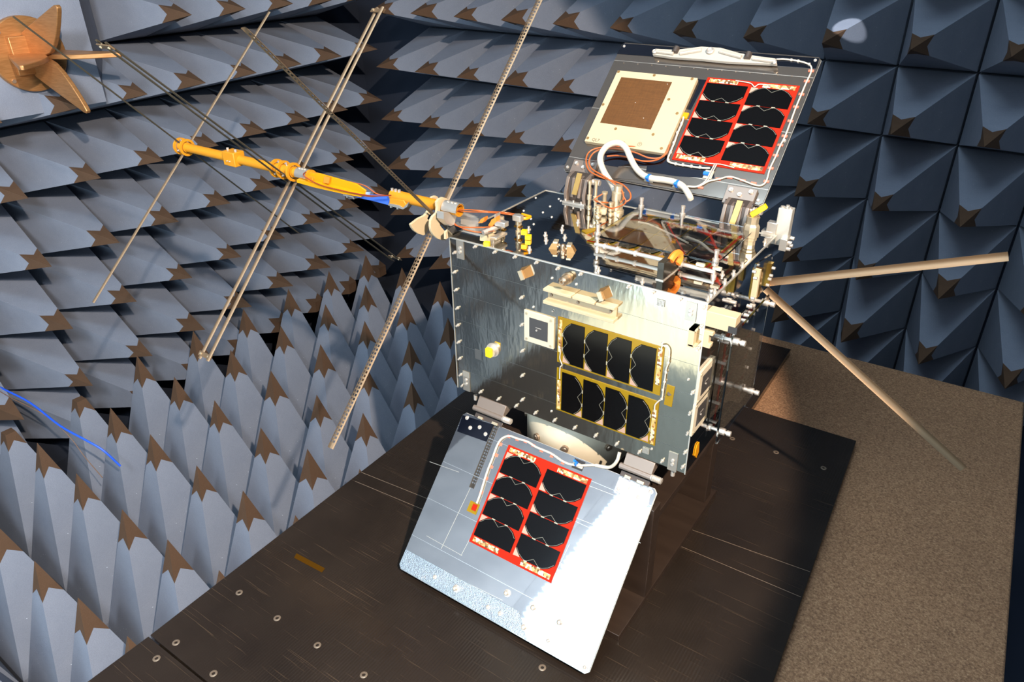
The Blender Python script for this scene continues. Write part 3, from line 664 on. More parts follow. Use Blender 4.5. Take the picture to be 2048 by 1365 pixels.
for x, y in ((480,293),(730,318),(995,343),(832,486),(890,585),(722,732),(460,692),(372,522),(265,757),(780,830),(515,790)):
    p = UPP.at(*Z3(x, y), .0085); MB().cyl(p, p+UPP.z*.0006, .0028, n=12).build('cover_screw', plain('dull_screw', srgb(170, 130, 80), .4, .7), pa)
for x, y in ((598,509),(655,618),(822,380)):
    p = UPP.at(*Z3(x, y), .0088); MB().cyl(p, p+UPP.z*.0005, .0009, n=8).build('feed_pin', STEEL, pa)
INK = plain('pencil_ink', srgb(92, 78, 62), .8)
def text(body_, fr, u, v, h, size, rot, par, name='marking'):
    c = bpy.data.curves.new(name, 'FONT'); c.body = body_; c.size = size; c.extrude = 0.0001; c.materials.append(INK)
    o = bpy.data.objects.new(name, c); COL.objects.link(o); o.parent = par
    ca, sa = math.cos(rot), math.sin(rot)
    ex = fr.x*ca + fr.y*sa; ey = fr.y*ca - fr.x*sa
    me = bpy.data.meshes.new_from_object(o.evaluated_get(bpy.context.evaluated_depsgraph_get())); bpy.data.objects.remove(o)
    mt = M((ex, ey, fr.z)).transposed().to_4x4(); mt.translation = fr.P(u, v, h) - V(par['sat']); me.transform(mt)
    o = bpy.data.objects.new(name, me); COL.objects.link(o); o.parent = par
    return o
text('QL7', UPP, *UPP.hit(*Z3(290,775), .0086), .0086, .0085, 0, pa)
u, v = UPP.hit(*Z3(628,800), .0086); MB().lathe(UPP.P(u, v, .0085), UPP.z, [(0,.0042),(.0002,.0042),(.0002,.0036),(0,.0036)], 24, closed=True).build('marking', INK, pa)
text('P', UPP, u-.0016, v-.002, .0086, .006, 0, pa)
# milky hold-down bar along the top edge
bp = [(718,140),(740,132),(880,140),(1060,117),(1195,125),(1330,163),(1440,182),(1580,200),(1590,238),(1430,232),(1230,222),(1060,205),(860,192),(718,172)]
bar = sat_part(MB().uvprism(UPP, [UPP.hit(*Z3(*p), .008) for p in bp], 0.002, .009), 'holddown_bar', TEFLON, bevel=0.001)
for a, b in (((745,150),(865,165)), ((910,165),(1060,140)), ((1190,150),(1340,190)), ((1420,200),(1570,220))):
    wire_on(UPP, [(*Z3(*a), .011), (*Z3(*b), .011)], .0034, 'bar_rib', TEFLON, par=bar, sub_=0)
for x, y in ((880,142),(1386,182)):
    p = UPP.at(*Z3(x, y), .011); MB().cyl(p-UPP.y*.006, p+UPP.y*.006, .006, n=12).build('bar_clamp', HINGED, bar)
for x, y, r_ in ((1122,146,.007),(732,152,.0045),(1572,228,.004)):
    p = UPP.at(*Z3(x, y), .011); MB().lathe(p, UPP.z, [(0, r_), (.002, r_), (.003, r_*.7), (.002, r_*.5), (.002, 0)], 18).build('bar_screw', STEEL, bar)
# red board on the upper panel
ub = UPP.rect([Z3(*p) for p in ((1095,335),(1750,385),(1500,1010),(860,905))], .0014)
red_array(UPP, ub, upp, False)
# harness along the right edge of the upper panel
wp = [(1585,205),(1650,205),(1740,218),(1800,235),(1828,258),(1825,300),(1795,365),(1755,460),(1722,540),(1685,640),(1645,745),(1612,810),(1580,885),(1540,970),(1515,1055),(1480,1088),(1430,1085),(1350,1055),(1260,1028),(1180,1045),(1110,1060),(1040,1095),(960,1095)]
wire_on(UPP, [(*Z3(*p), .002) for p in wp], .0014, 'white_lead', WHITEC)
for x, y in ((1828,288),(1798,360),(1760,452),(1722,540),(1683,640),(1642,745),(1612,808),(1580,880),(1545,970),(1515,1062),(1425,1075),(1350,1055),(1260,1035),(1178,1045),(1055,1105)):
    c_ = UPP.hit(*Z3(x, y)); usub(MB().rbox(UPP, (c_[0]-.0045, c_[1]-.002, c_[0]+.0045, c_[1]+.002), 0, .0013), 'tie_base', PINKR)
for x, y in ((1690,210),(1738,218),(1815,240)):
    p = UPP.at(*Z3(x, y), .002); usub(MB().lathe(p-UPP.x*.0015, UPP.x, [(0,.0024),(.003,.0024)], 8), 'lacing_knot', WHITEC)
wire_on(UPP, [(*Z3(*p), .003) for p in ((935,610),(925,650),(895,720),(870,790),(845,850),(825,915),(880,938),(950,950),(1050,965),(1120,968))], .0017, 'white_lead', WHITEC)
for x, y in ((922,655),(893,720),(868,790),(845,855),(828,912),(880,938),(930,945),(990,955),(1050,962)):
    p = UPP.at(*Z3(x, y), .003); usub(MB().lathe(p-UPP.x*.0015, UPP.x, [(0,.0028),(.003,.0028)], 8), 'lacing_knot', WHITEC)
wire_on(UPP, [(*Z3(*p), .0035) for p in ((1300,355),(1400,372),(1432,398),(1465,380),(1550,388))], .0009, 'white_lead', WHITEC)
wire_on(UPP, [(*Z3(*p), .0035) for p in ((1080,930),(1150,938),(1200,942),(1290,965))], .0009, 'white_lead', WHITEC)
for dx in (0, 14): wire_on(UPP, [(*Z3(1150+dx,945), .003), (*Z3(1120+dx,1000), .004), (*Z3(1085+dx,1060), .003), (*Z3(1020+dx,1098), .003), (*Z3(955,1098), .003)], .001, 'white_lead', WHITEC)
c_ = UPP.hit(*Z3(945,605)); usub(MB().rbox(UPP, (c_[0]-.007, c_[1]-.006, c_[0]+.006, c_[1]+.006), 0, .003), 'amber_tab', KAPO)
# thick white cable looping down to the top connector
thick = [(*Z3(985,1185), -.002), (*Z3(975,1160), .004), (*Z3(935,1100), .006), (*Z3(880,1068), .006), (*Z3(800,1050), .006), (*Z3(720,1040), .006), (*Z3(655,1018), .007), (*Z3(600,965), .012), (*Z3(560,890), .022), (*Z3(530,825), .032), (*Z3(480,790), .038), (*Z3(410,805), .040), (*Z3(362,860), .040), (*Z3(352,920), .038)]
cp = [UPP.at(*p) for p in thick]
tc = TOP.at(1233, 425); tc = V((tc.x, tc.y+.002, H))
cp += [YP(D-.012).at(*Z3(382, 1000)), YP(D-.016).at(*Z3(432, 1078)), YP(tc.y+.001).at(*Z3(462, 1140)), tc + V((0, 0, .045))]
MB().tube(cp, .0055, 12, sub=6).build('white_cable', WHITEC, sat)
for x, y in ((693,1035),(892,1078)):
    p = UPP.at(*Z3(x, y), .006); usub(MB().lathe(p-UPP.x*.002, UPP.x+UPP.y*-.1, [(0,.0068),(.004,.0068)], 14).box(UPP, (*UPP.hit(*Z3(x-8, y+14), .006), .012), (.005, .005, .005)), 'blue_tie', TIEB)
    c_ = UPP.hit(*Z3(x, y+16)); usub(MB().rbox(UPP, (c_[0]-.008, c_[1]-.004, c_[0]+.009, c_[1]+.004), 0, .0012), 'tie_base', WHITEP)
c_ = UPP.hit(*Z3(1108,1015)); usub(MB().rbox(UPP, (c_[0]-.007, c_[1]-.008, c_[0]+.008, c_[1]+.008), 0, .0014), 'tie_base', WHITEP)
p = UPP.at(*Z3(1100,1006), .004); usub(MB().lathe(p-UPP.x*.006, UPP.x, [(0,.0035),(.009,.0035)], 10), 'blue_tie', TIEB)
MB().lathe(tc, (0,0,1), [(0,.012),(.004,.012),(.004,.0095),(.022,.0095),(.022,.011),(.036,.011),(.038,.008),(.048,.007)], 20).build('cable_connector', BRASS, sat)
# brown coax loops
for off, pts in ((0, ((640,830),(560,815),(440,818),(330,828),(270,860),(252,920),(275,985),(350,1028),(440,1058),(510,1085),(560,1140),(560,1185),(520,1208))),
                 (1, ((820,850),(770,895),(690,895),(600,860),(520,840),(420,830),(320,850),(275,910),(290,970),(370,1020),(450,1075),(500,1120),(515,1180),(490,1210))),
                 (2, ((840,800),(810,870),(740,912),(650,918),(560,895),(470,880),(400,885)))):
    ps = []
    n_ = len(pts)
    for k, p in enumerate(pts):
        hh = .006 + (.03*(k/n_) if off < 2 else 0)
        ps.append(UPP.at(*Z3(*p), hh))
    MB().tube(ps, .0014, 8, sub=6).build('brown_coax', COAX, sat)
c_ = UPP.hit(*Z3(650,845)); MB().rbox(UPP, (c_[0]-.012, c_[1]-.003, c_[0]+.010, c_[1]+.003), .001, .006).build('coax_plug', GOLD, sat)

# upper hinges: leaf on the panel, body, amber latch strip, base on the top face
def hinge_up(qleaf, qbody, qlatch, xl, xr, yb):
    leaf = [UPP.hit(*p, .006) for p in qleaf]
    m = MB().uvprism(UPP, leaf, .0004, .007)
    hg = sat_part(m, 'panel_hinge', HINGE, bevel=0.0008)
    # body: a block rising from the top face to the panel edge
    w_ = xr - xl
    pr = [(0, yb, H), (0, yb+.022, H), (0, yb+.030, H+.030), (0, yb+.026, H+.052), (0, yb+.006, H+.046), (0, yb-.004, H+.018)]
    for a, b in ((xl, xl+w_*.14), (xr-w_*.14, xr)):
        MB().prism([(a, y, z) for _, y, z in pr], (b-a, 0, 0)).build('hinge_cheek', HINGE, hg, bevel=0.0006)
    MB().prism([(xl+w_*.14, y+.006*(z < H+.04), z) for _, y, z in pr], (w_*.72, 0, 0)).build('hinge_core', HINGED, hg, bevel=0.0006)
    for t in (.30, .62):
        MB().prism([(xl+w_*t, yb-.002, H+.012), (xl+w_*t, yb+.004, H+.046), (xl+w_*t, yb+.02, H+.05), (xl+w_*t, yb+.012, H+.012)], (w_*.12, 0, 0)).build('hinge_rib', HINGE, hg, bevel=0.0004)
    MB().cyl((xl-.002, yb+.020, H+.044), (xr+.002, yb+.020, H+.044), .006, n=14).build('hinge_pin', HINGED, hg)
    MB().lathe((xr, yb+.018, H+.040), (1,0,0), [(0,.0052)] + [(.002+k*.0018, .006 if k % 2 else .0048) for k in range(8)] + [(.018,.0052),(.018,0)], 14).build('knurled_end', STEEL, hg)
    ls = V((xl+w_*.40, yb-.0035, H+.018)); le = V((xl+w_*.52, yb+.006, H+.056))
    MB().prism([ls, ls+V((w_*.22,0,0)), le+V((w_*.22,0,0)), le], V((0,-.002,.0006))).build('latch_strip', plain('amber_latch', srgb(196, 162, 96), .3, .6), hg)
    MB().box(ZP(H), ((xl+xr)/2, yb-.003, .002), (w_*1.04, .008, .004)).build('hinge_foot', ALU, hg, bevel=0.0004)
    for t in (.12, .5, .86):
        MB().cyl((xl+w_*t, yb-.005, H+.004), (xl+w_*t, yb-.005, H+.008), .0018, n=8).build('hinge_screw', STEEL, hg)
    us = sorted(leaf)
    for a, b in ((.18, .72), (.5, .55), (.82, .78)):
        u0, u1 = min(x for x, _ in leaf), max(x for x, _ in leaf); v0, v1 = min(y for _, y in leaf), max(y for _, y in leaf)
        p = UPP.P(u0+(u1-u0)*a, v0+(v1-v0)*b, .007); MB().lathe(p, UPP.z, [(0,.0036),(.003,.0036),(.003,.002),(.0018,0)], 12).build('leaf_screw', STEEL, hg)
    p = UPP.P(u1-(u1-u0)*.22, v0+(v1-v0)*.12, .007)
    MB().box(Fr(p, UPP.x, UPP.y, UPP.z), (0, 0, .001), (.011, .007, .003)).build('leaf_tag', CREAM, hg)
    return hg
xl = TOP.hit(1128, 404)[0]; xr = TOP.hit(1171, 412)[0]; yb = TOP.hit(1150, 408)[1]
hinge_up([(1149,319),(1197,325),(1184,357),(1136,351)], 0, 0, xl, xr, min(yb, D-.024))
xl2 = TOP.hit(1437, 464)[0]; xr2 = TOP.hit(1488, 474)[0]; yb2 = TOP.hit(1462, 469)[1]
hinge_up([(1456,369.5),(1516.5,380),(1502,416),(1443,405.5)], 0, 0, xl2, xr2, min(yb2, D-.024))

# ------------------------------------------------------------------ boom antenna reaching left from the top left corner
BY, BZ = 0.008, 0.3375
BM = YP(BY)
def bx(px, py): return BM.hit(px, py)[0]
XV = V((1, 0, 0))
def tubeseg(x0, x1, r, m, name, par=None, n=24):
    return MB().cyl((x0, BY, BZ), (x1, BY, BZ), r, n=n).build(name, m, par or sat)
boom = tubeseg(bx(374,294), bx(575,342), .0092, ORANGE, 'boom_antenna')
boom['label'] = 'orange boom tube'
MB().cyl((-.128, BY, BZ), (-.022, BY, BZ), .0092, n=24).build('boom_tube', ORANGE, boom)
MB().cyl((-.372, BY, BZ), (-.31, BY, BZ), .0088, n=24).build('boom_tube', ORANGE, boom)
def hoop(x, ro=.0175, t=.004, par=boom, m=ORANGE):
    return MB().lathe((x, BY, BZ), XV, [(0, ro), (t, ro), (t, ro*.72), (0, ro*.72)], 36, closed=True).build('hoop', m, par)
for x in (-.729, -.708, -.424, -.405, -.378): hoop(x)
for x0, x1 in ((-.727, -.704), (-.424, -.374)):
    MB().cyl((x0, BY, BZ), (x1, BY, BZ), .0105, n=20).build('hub', ORANGE, boom)
def spoke(x, a, r0=.009, r1=.017):
    d = V((0, math.cos(a), math.sin(a))); c = V((x, BY, BZ))
    return MB().cyl(c+d*r0, c+d*r1, .0016, n=8).build('hub_screw', STEEL, boom)
for x in (-.718, -.412, -.390):
    for a in (30, 100, 200): spoke(x, rad(a))
# clamp block half way along
m = MB().box(YP(BY), (-.548, BZ+.002, .002), (.036, .028, .026))
cb_ = m.build('clamp_block', ORANGE, boom, bevel=0.0015)
for x in (-.560, -.536): MB().cyl((x, BY-.004, BZ+.016), (x, BY-.004, BZ+.021), .0026, n=10).build('clamp_screw', STEEL, boom)
for x in (-.553, -.545): MB().cyl((x, BY-.013, BZ-.002), (x, BY-.017, BZ-.002), .0014, n=8).build('clamp_screw', STEEL, boom)
# elements: bent steel tapes crossing the boom
def element(x, p, q, wd, holes=False, bow=0.0018, m=SPRING):
    """p, q: (y, z) ends; width runs along the boom"""
    a = V((x, p[0], p[1])); b = V((x, q[0], q[1])); L = (b-a).length; d = (b-a)/L; nn = XV.cross(d)
    mb = MB()
    if not holes:
        n_, k = 2, 6
        rows = []
        for i in range(n_):
            c = a + d*(L*i/(n_-1))
            rows.append([c + XV*(wd*(j/k-.5)) + nn*(bow*(1-(2*j/k-1)**2)) for j in range(k+1)])
        for s_ in (0, 1):
            off = nn*0.0005*s_; base = len(mb.v)
            mb.v += [p_+off for r in rows for p_ in r]
            for i in range(n_-1):
                for j in range(k): mb.f.append([base+i*(k+1)+j, base+i*(k+1)+j+1, base+(i+1)*(k+1)+j+1, base+(i+1)*(k+1)+j]); mb.m.append(0)
        t_ = n_*(k+1)
        ring_ = [j for j in range(k+1)] + [(k+1)*(n_-1)+j for j in range(k, -1, -1)]
        for i1, i2 in zip(ring_, ring_[1:]+ring_[:1]): mb.f.append([i1, i2, i2+t_, i1+t_]); mb.m.append(0)
    else:
        us = [-.5, -.32, -.08, .08, .32, .5]; pitch = .0066; n_ = int(L/pitch); mid = n_//2
        def pt(u, t, s_): return a + d*t + XV*(wd*u) + nn*(bow*(1-(2*u)**2) + .0005*s_)
        for s_ in (0, 1):
            for i in range(n_):
                t0, t1, t2 = i*pitch, i*pitch+pitch*.45, (i+1)*pitch
                solid = abs(i-mid) < 6 or i == 0 or i == n_-1
                for j in range(5):
                    u0, u1 = us[j], us[j+1]
                    segs = [(t0, t1)] if (j in (1, 3) and not solid) else [(t0, t1), (t1, t2)]
                    for ta, tb in segs:
                        base = len(mb.v); mb.v += [pt(u0, ta, s_), pt(u1, ta, s_), pt(u1, tb, s_), pt(u0, tb, s_)]; mb.f.append([base, base+1, base+2, base+3]); mb.m.append(0)
        for u in (-.5, .5):
            base = len(mb.v); mb.v += [pt(u, 0, 0), pt(u, L, 0), pt(u, L, 1), pt(u, 0, 1)]; mb.f.append([base, base+1, base+2, base+3]); mb.m.append(0)
    return mb.build('element', m, boom)
element(-.718, (-.261, .084), (.282, .574), .0085)
element(-.715, (-.244, .609), (.262, .064), .0075, m=SPRING_SHADE)
xa_, xb_ = -.412, -.386
def yz(x, px, py): v_ = XP(x).hit(px, py); return v_
for x, t_, l_ in ((xa_, (753,16), (398,717)), (xb_, (764,14), (414,722))):
    element(x+.002, yz(x, *l_), yz(x, *t_), .0088)
for x, t_, l_ in ((xa_, (193,81), (787,523)), (xb_, (212,86), (800,521))):
    element(x-.001, yz(x, *t_), yz(x, *l_), .0075, m=SPRING_SHADE)
for p_ in ((759,17), (407,717), (204,87), (793,519)):
    y_, z_ = yz((xa_+xb_)/2, *p_); sgn = 1 if y_ > BY else -1
    d = V((0, y_-BY, z_-BZ)).normalized(); c = V(((xa_+xb_)/2, y_, z_)) - d*.006
    lk = MB().box(Fr(c, XV, d, XV.cross(d)), (0, 0, 0.001), (.036, .009, .002)).build('end_link', SPRING, boom)
    for s_ in (-.011, .011):
        MB().cyl(c+XV*s_-XV.cross(d)*.002, c+XV*s_+XV.cross(d)*.004, .0022, n=8).build('link_screw', BRASS, boom)
element(-.034, (-.276, .023), yz(-.034, 1085, -12), .0125, holes=True)
element(-.030, yz(-.030, 488, 57), (.24, .075), .0115, holes=True)
# foil wrapped channel, blue tape and clamp between the two tubes
CH = YP(BY-.008)
m = MB().prism([CH.at(*p) for p in ((614,347),(638,347),(712,368),(731,381),(729,392),(690,386),(636,374),(604,363))], (0, .003, 0))
chn = m.build('foil_channel', KAPO, boom, bevel=0.0005)
MB().prism([CH.at(*p) for p in ((600,356),(636,364),(690,376),(729,387),(729,391),(690,384),(636,372),(600,362))], (0, -.008, -.001)).build('channel_lip', KAPO, boom)
MB().prism([CH.at(*p, .003) for p in ((650,352.5),(661,354.5),(659,367),(648,365))], (0, -.002, 0)).build('orange_band', RUST, boom)
m = MB().prism([YP(BY-.004).at(*p) for p in ((704,388),(735,391),(782,394),(779,411),(745,402),(712,395))], (0, .004, .001))
m.build('blue_tape', plain('blue_tape', srgb(60, 100, 190), .35), boom)
MB().prism([YP(BY-.002).at(*p) for p in ((728,384),(741,384),(740,391),(727,390))], (0, -.004, .001)).build('blue_tape', plain('pale_blue_tape', srgb(150, 180, 220), .4), boom)
for k, (dz, dy) in enumerate(((0, 0), (.003, .002))):
    ps = [YP(BY-.018+dy).at(*p) for p in ((612,344),(608,352),(640,370),(690,383),(735,391+k*2),(760,392),(782,391))]
    MB().tube(ps, .0011, 6, sub=5).build('boom_wire', COAX if k else plain('dark_red_wire', srgb(130, 50, 20), .5), boom)
ps = [YP(BY+.008).at(*p) for p in ((612,340),(640,350),(700,364),(730,372),(752,387),(770,391),(784,390))]
MB().tube(ps, .0011, 6, sub=5).build('boom_wire', COAX, boom)
m = MB().prism([YP(BY-.010).at(*p) for p in ((779,397),(807,401),(812,410),(806,416),(797,412),(778,408))], (0, .014, 0))
lug = m.build('lower_lug', ORANGE, boom, bevel=0.001)
MB().prism([YP(BY-.011).at(*p) for p in ((777,407),(798,411),(806,416),(812,410),(818,404),(814,414),(806,419),(776,411))], (0, .016, 0)).build('lug_plate', ALU, boom)
for p_ in ((783,415), (796,418)):
    c = YP(BY-.005).at(*p_); MB().cyl(c, c+V((0,0,.006)), .0026, n=10).build('lug_screw', STEEL, boom)
for p_ in ((695,395), (708,398)):
    c = YP(BY-.005).at(*p_); MB().cyl(c, c+V((0,0,.006)), .0022, n=10).build('lug_screw', STEEL, boom)
c0 = YP(BY-.010).at(689, 388); c1 = YP(BY-.010).at(710, 393); MB().box(Fr((c0+c1)/2, c1-c0, (0,-1,0), (0,0,1)), (0,0,0), ((c1-c0).length, .008, .003)).build('lug_plate', ALU, boom)
for xs in ((-.125,-.117,-.109), (-.355,-.348,-.341), (-.004,.004,.011)):
    for x in xs: MB().cyl((x, BY-.002, BZ+.008), (x, BY-.002, BZ+.0125), .0024, n=10).build('tube_screw', STEEL, boom)
# silver half clamps
def half(x0, x1, r, a0, a1, m, name):
    pts = [(math.cos(rad(a)), math.sin(rad(a))) for a in range(a0, a1+1, 10)]
    mb = MB(); n_ = len(pts)
    for x in (x0, x1):
        for rr in (r, r+.0018): mb.v += [V((x, BY+c_*rr, BZ+s_*rr)) for c_, s_ in pts]
    for i in range(n_-1):
        A, B, C_, D_ = i, n_+i, 2*n_+i, 3*n_+i
        for f in ((A, A+1, B+1, B), (C_, D_, D_+1, C_+1), (A, C_, C_+1, A+1), (B, B+1, D_+1, D_)): mb.f.append(list(f)); mb.m.append(0)
    for i in (0, n_-1): mb.f.append([i, n_+i, 3*n_+i, 2*n_+i]); mb.m.append(0)
    return mb.build(name, m, boom)
half(-.362, -.332, .0095, 20, 200, ALU, 'tube_clamp'); half(-.012, .018, .0098, 10, 190, ALU, 'tube_clamp')
MB().lathe((-.014, BY, BZ), XV, [(0,.0085),(.032,.0085),(.032,.0105),(.030,.0112),(.028,.0098),(0,.0098)], 24).build('boom_tube', ORANGE, boom)
MB().lathe((-.332, BY, BZ), XV, [(0,.0115),(.006,.0115),(.006,.0082),(0,.0082)], 24, closed=True).build('hoop', ORANGE, boom)
for a in (60, 0, -60):
    d = V((.012, math.cos(rad(a))*-.006, math.sin(rad(a))*.006)); c = V((-.326, BY-.003, BZ-.001)); MB().cyl(c, c+d, .0022, n=8).build('forked_tip', ORANGE, boom)
# cream fan shaped guide plates
def Z1(x, y): return 780 + x/6.4, 370 + y/6.4
for x, outline in ((-.048, ((490,180),(520,145),(560,132),(590,150),(598,200),(560,300),(510,330),(470,390),(452,425),(490,465),(470,560),(428,632),(400,640),(340,620),(285,582),(255,540),(240,500),(330,430),(420,385),(470,320),(470,240))),
                   (-.020, ((570,215),(600,175),(650,152),(700,165),(735,205),(738,260),(690,320),(640,330),(610,360),(592,430),(620,520),(690,600),(690,705),(640,702),(580,680),(530,635),(500,580),(492,520),(495,450),(520,400),(575,350),(580,290)))):
    fr = XP(x); MB().prism([fr.at(*Z1(*p)) for p in outline], (.0045, 0, 0)).build('fan_plate', CREAM, boom, bevel=0.0004)
fr = XP(-.010); MB().prism([fr.at(*Z1(*p)) for p in ((600,330),(640,335),(790,330),(760,400),(735,490),(690,510),(640,470),(600,420))], (.014, 0, 0)).build('sheet_collar', ALU, boom)
fr = XP(.002); MB().prism([fr.at(*Z1(*p)) for p in ((690,600),(735,560),(800,615),(790,640),(690,690))], (.004, 0, 0)).build('fan_plate', CREAM, boom)

# boom mount on the top left corner: base plate, upright, white blocks, connectors
mt = MB().prism([TOP.P(*TOP.hit(*Z1(*p), .016), .016) for p in ((738,505),(935,585),(800,650),(738,590))], (0, 0, .003)).build('boom_mount', plain('dark_mirror_plate', srgb(120, 124, 128), .15, 1.0), sat)
def msub(mb, name, m, **k): return mb.build(name, m, mt, **k)
msub(MB().prism([YP(.03).at(*Z1(*p)) for p in ((905,345),(1060,395),(1130,430),(1130,530),(1040,545),(905,500))], (0, .003, 0)), 'upright_plate', ALU)
msub(MB().box(ZP(H), (.035, .028, .010), (.10, .030, .004)).box(ZP(H), (-.008, .024, .004), (.006, .02, .012)).box(ZP(H), (.075, .024, .004), (.006, .02, .012)), 'mount_bridge', ALU, bevel=0.0006)
msub(MB().prism([YP(.022).at(*Z1(*p)) for p in ((1355,375),(1350,560),(1325,565),(1335,380))], (0, .012, 0)), 'upright_plate', ALU)
for q in (((1160,440),(1205,415),(1205,450),(1180,490),(1125,488),(1150,465)), ((1300,445),(1360,410),(1360,470),(1300,535),(1255,520),(1280,480))):
    msub(MB().prism([YP(.016).at(*Z1(*p)) for p in q], (0, .010, 0)), 'orange_clip', RUST)
msub(MB().prism([YP(.008).at(*Z1(*p)) for p in ((1150,640),(1250,655),(1250,735),(1145,715))], (0, .016, 0)), 'cream_block', CREAM, bevel=0.0008)
for px, py, hh, rr in ((987,480,.030,.0048), (1004,473,.034,.0052), (1037,466,.032,.0052)):
    u, v = TOP.hit(px, py)
    msub(MB().lathe(TOP.P(u, v), TOP.z, [(0, rr), (.004, rr), (.004, rr*.7), (hh*.45, rr*.7), (hh*.45, rr*1.05), (hh*.8, rr*1.05), (hh*.82, rr*.8), (hh, rr*.8)], 14), 'coax_connector', BRASS)
    msub(MB().box(ZP(H), (u, v, hh*.35), (rr*2.6, rr*1.3, .003)), 'connector_nut', GOLD)
u, v = TOP.hit(1036, 436, .032); msub(MB().box(ZP(H), (u, v, .032), (.016, .010, .010)), 'elbow', ALU, bevel=0.001)
u, v = TOP.hit(1003, 447, .034); msub(MB().box(ZP(H), (u, v, .034), (.020, .012, .008)), 'elbow', ALU, bevel=0.001)
msub(MB().cyl(TOP.at(966, 466, .022), TOP.at(1000, 452, .026), .004, n=12), 'elbow', STEEL)
for z1a, hh in (((1720,605),.012), ((1770,670),.004), ((1240,755),.004)):
    u, v = TOP.hit(*Z1(*z1a), hh); msub(MB().box(Fr(TOP.P(u, v, hh), (.9,.3,0), (-.3,.9,0), (0,0,1)), (0,0,0), (.009, .008, .007)), 'yellow_tag', plain('bright_yellow_tape', srgb(245, 200, 10), .4))
for pts in (((880,320),(1000,318),(1200,335),(1450,352),(1600,375),(1650,388)), ((870,330),(1000,345),(1250,350),(1500,375),(1620,395)),
            ((870,335),(810,360),(785,410),(800,480),(870,530),(1000,545),(1150,545),(1280,540)), ((860,340),(830,380),(790,440),(830,500),(930,560),(1080,600),(1220,605),(1330,590))):
    ps = [YP(.012).at(*Z1(*p)) if p[0] < 1300 else TOP.at(*Z1(*p), .034) for p in pts]
    msub(MB().tube(ps, .0011, 6, sub=6), 'brown_coax', COAX)
for pts in (((1690,375),(1760,395),(1800,405)), ((1700,430),(1750,430),(1800,410))):
    a = [TOP.at(*Z1(*p), .030) for p in pts]; msub(MB().tube(a, .0024, 6, sub=3), 'amber_tag', KAPO)

# ------------------------------------------------------------------ top face hardware
def Z6(x, y): return 1030 + x/12.05, 350 + y/12.05
for x, y in ((1105,625),(845,760),(672,905),(885,1017),(210,865),(385,1060),(450,1190),(1150,1230),(1055,580),(500,555)):
    p = TOP.at(*Z6(x, y)); sub(MB().cyl(p, p+V((0,0,.0016)), .0024, .0014, n=10), 'cap_screw', STEEL)
def Z4(x, y): return 1000 + x/3.303, 330 + y/3.303
for x, y in ((410,432),(428,482),(305,500),(195,562),(190,428),(515,382),(300,467),(1602,668),(1543,722),(1468,727),(1485,778),(1418,840),(1375,888),(940,775),(650,700),(1750,510)):
    u, v = TOP.hit(*Z4(x, y)); standoff(TOP, min(max(u, .004), W-.004), min(max(v, .004), D-.004), .0022, .006)
# small top array under a clear cover
cu0, cv0, cu1, cv1 = .197, .103, .398, .262
cbd = sat_part(MB().rbox(TOP, (cu0, cv0, cu1, cv1), 0, .0014), 'cell_board', YELB, origin=TOP.P(cu0, cv0))
for k in range(5):
    a, b = cu0+.006+(cu1-cu0-.012)*k/5, cu0+.006+(cu1-cu0-.012)*(k+1)/5
    for c_, (v0, v1) in enumerate(((cv0+.008, (cv0+cv1)/2-.002), ((cv0+cv1)/2+.002, cv1-.008))):
        cell(TOP, a+.0008, v0, b-.0008, v1, 'v0' if c_ == 0 else 'v1', .0024, cbd)
MB().rbox(TOP, (cu0, cv0+.001, cu1, cv0+.004), .0014, .0022).rbox(TOP, (cu1-.004, cv0, cu1-.001, cv1), .0014, .0022).build('red_edge', REDB, cbd)
cov = sat_part(MB().rbox(TOP, (.222, .080, .420, .240), .022, .0250), 'clear_cover', ACR, bevel=0.0005)
for u, v in ((.226,.085),(.415,.085),(.300,.236),(.226,.236)):
    MB().lathe(TOP.P(u, v), TOP.z, [(0,.004),(.004,.004),(.004,.0024),(.018,.0024),(.018,.0048),(.0215,.0048),(.0255,.0048),(.0285,.0048),(.0285,.003),(.036,.003),(.036,.0036),(.041,.0036)], 12).build('cover_post', STEEL, cov)
for u in (.400,.425): MB().box(TOP, (u-.006, .085, .014), (.012, .006, .004)).build('post_block', WHITEP, cov)
MB().cyl(TOP.P(.222,.085,.008), TOP.P(.345,.085,.008), .0032, n=12).build('glass_rod', ALU, cov)
MB().cyl(TOP.P(.362,.085,.008), TOP.P(.415,.085,.008), .0032, n=12).build('glass_rod', ALU, cov)
for u in (.24,.262,.292,.365): MB().cyl(TOP.P(u-.002,.085,.008), TOP.P(u+.002,.085,.008), .0048, n=10).build('rod_collar', STEEL, cov)
for u in (.232,.275,.325,.385):
    MB().uvprism(TOP, [(u-.010, cv0-.001), (u+.010, cv0-.001), (u, cv0+.009)], .0026, .0032).build('amber_corner', KAPO, cbd)
    MB().uvprism(TOP, [(u-.010, cv1+.001), (u+.010, cv1+.001), (u, cv1-.009)], .0026, .0032).build('amber_corner', KAPO, cbd)
# block with the orange tab at the front edge
cl = sat_part(MB().rbox(TOP, (.351, .032, .361, .086), 0.0, .027), 'clip_block', plain('dark_olive_block', srgb(66, 62, 54), .25, .7), bevel=0.0006)
tb = [( .352+.002*math.sin(k*.5), .066+.014*math.cos(rad(k*26)), .027+.010*math.sin(rad(k*26))-.014) for k in range(8)]
MB().tube([TOP.P(.361, .052, .024), TOP.P(.362, .060, .029), TOP.P(.363, .070, .030), TOP.P(.364, .078, .026), TOP.P(.364, .080, .018), TOP.P(.363, .074, .012)], .0052, 8, sub=4).build('orange_tab', RUST, cl)
MB().rbox(TOP, (.350, .031, .362, .0325), 0, .0015).rbox(TOP, (.3605, .032, .362, .087), 0, .0015).build('block_foot', EDGE, cl)
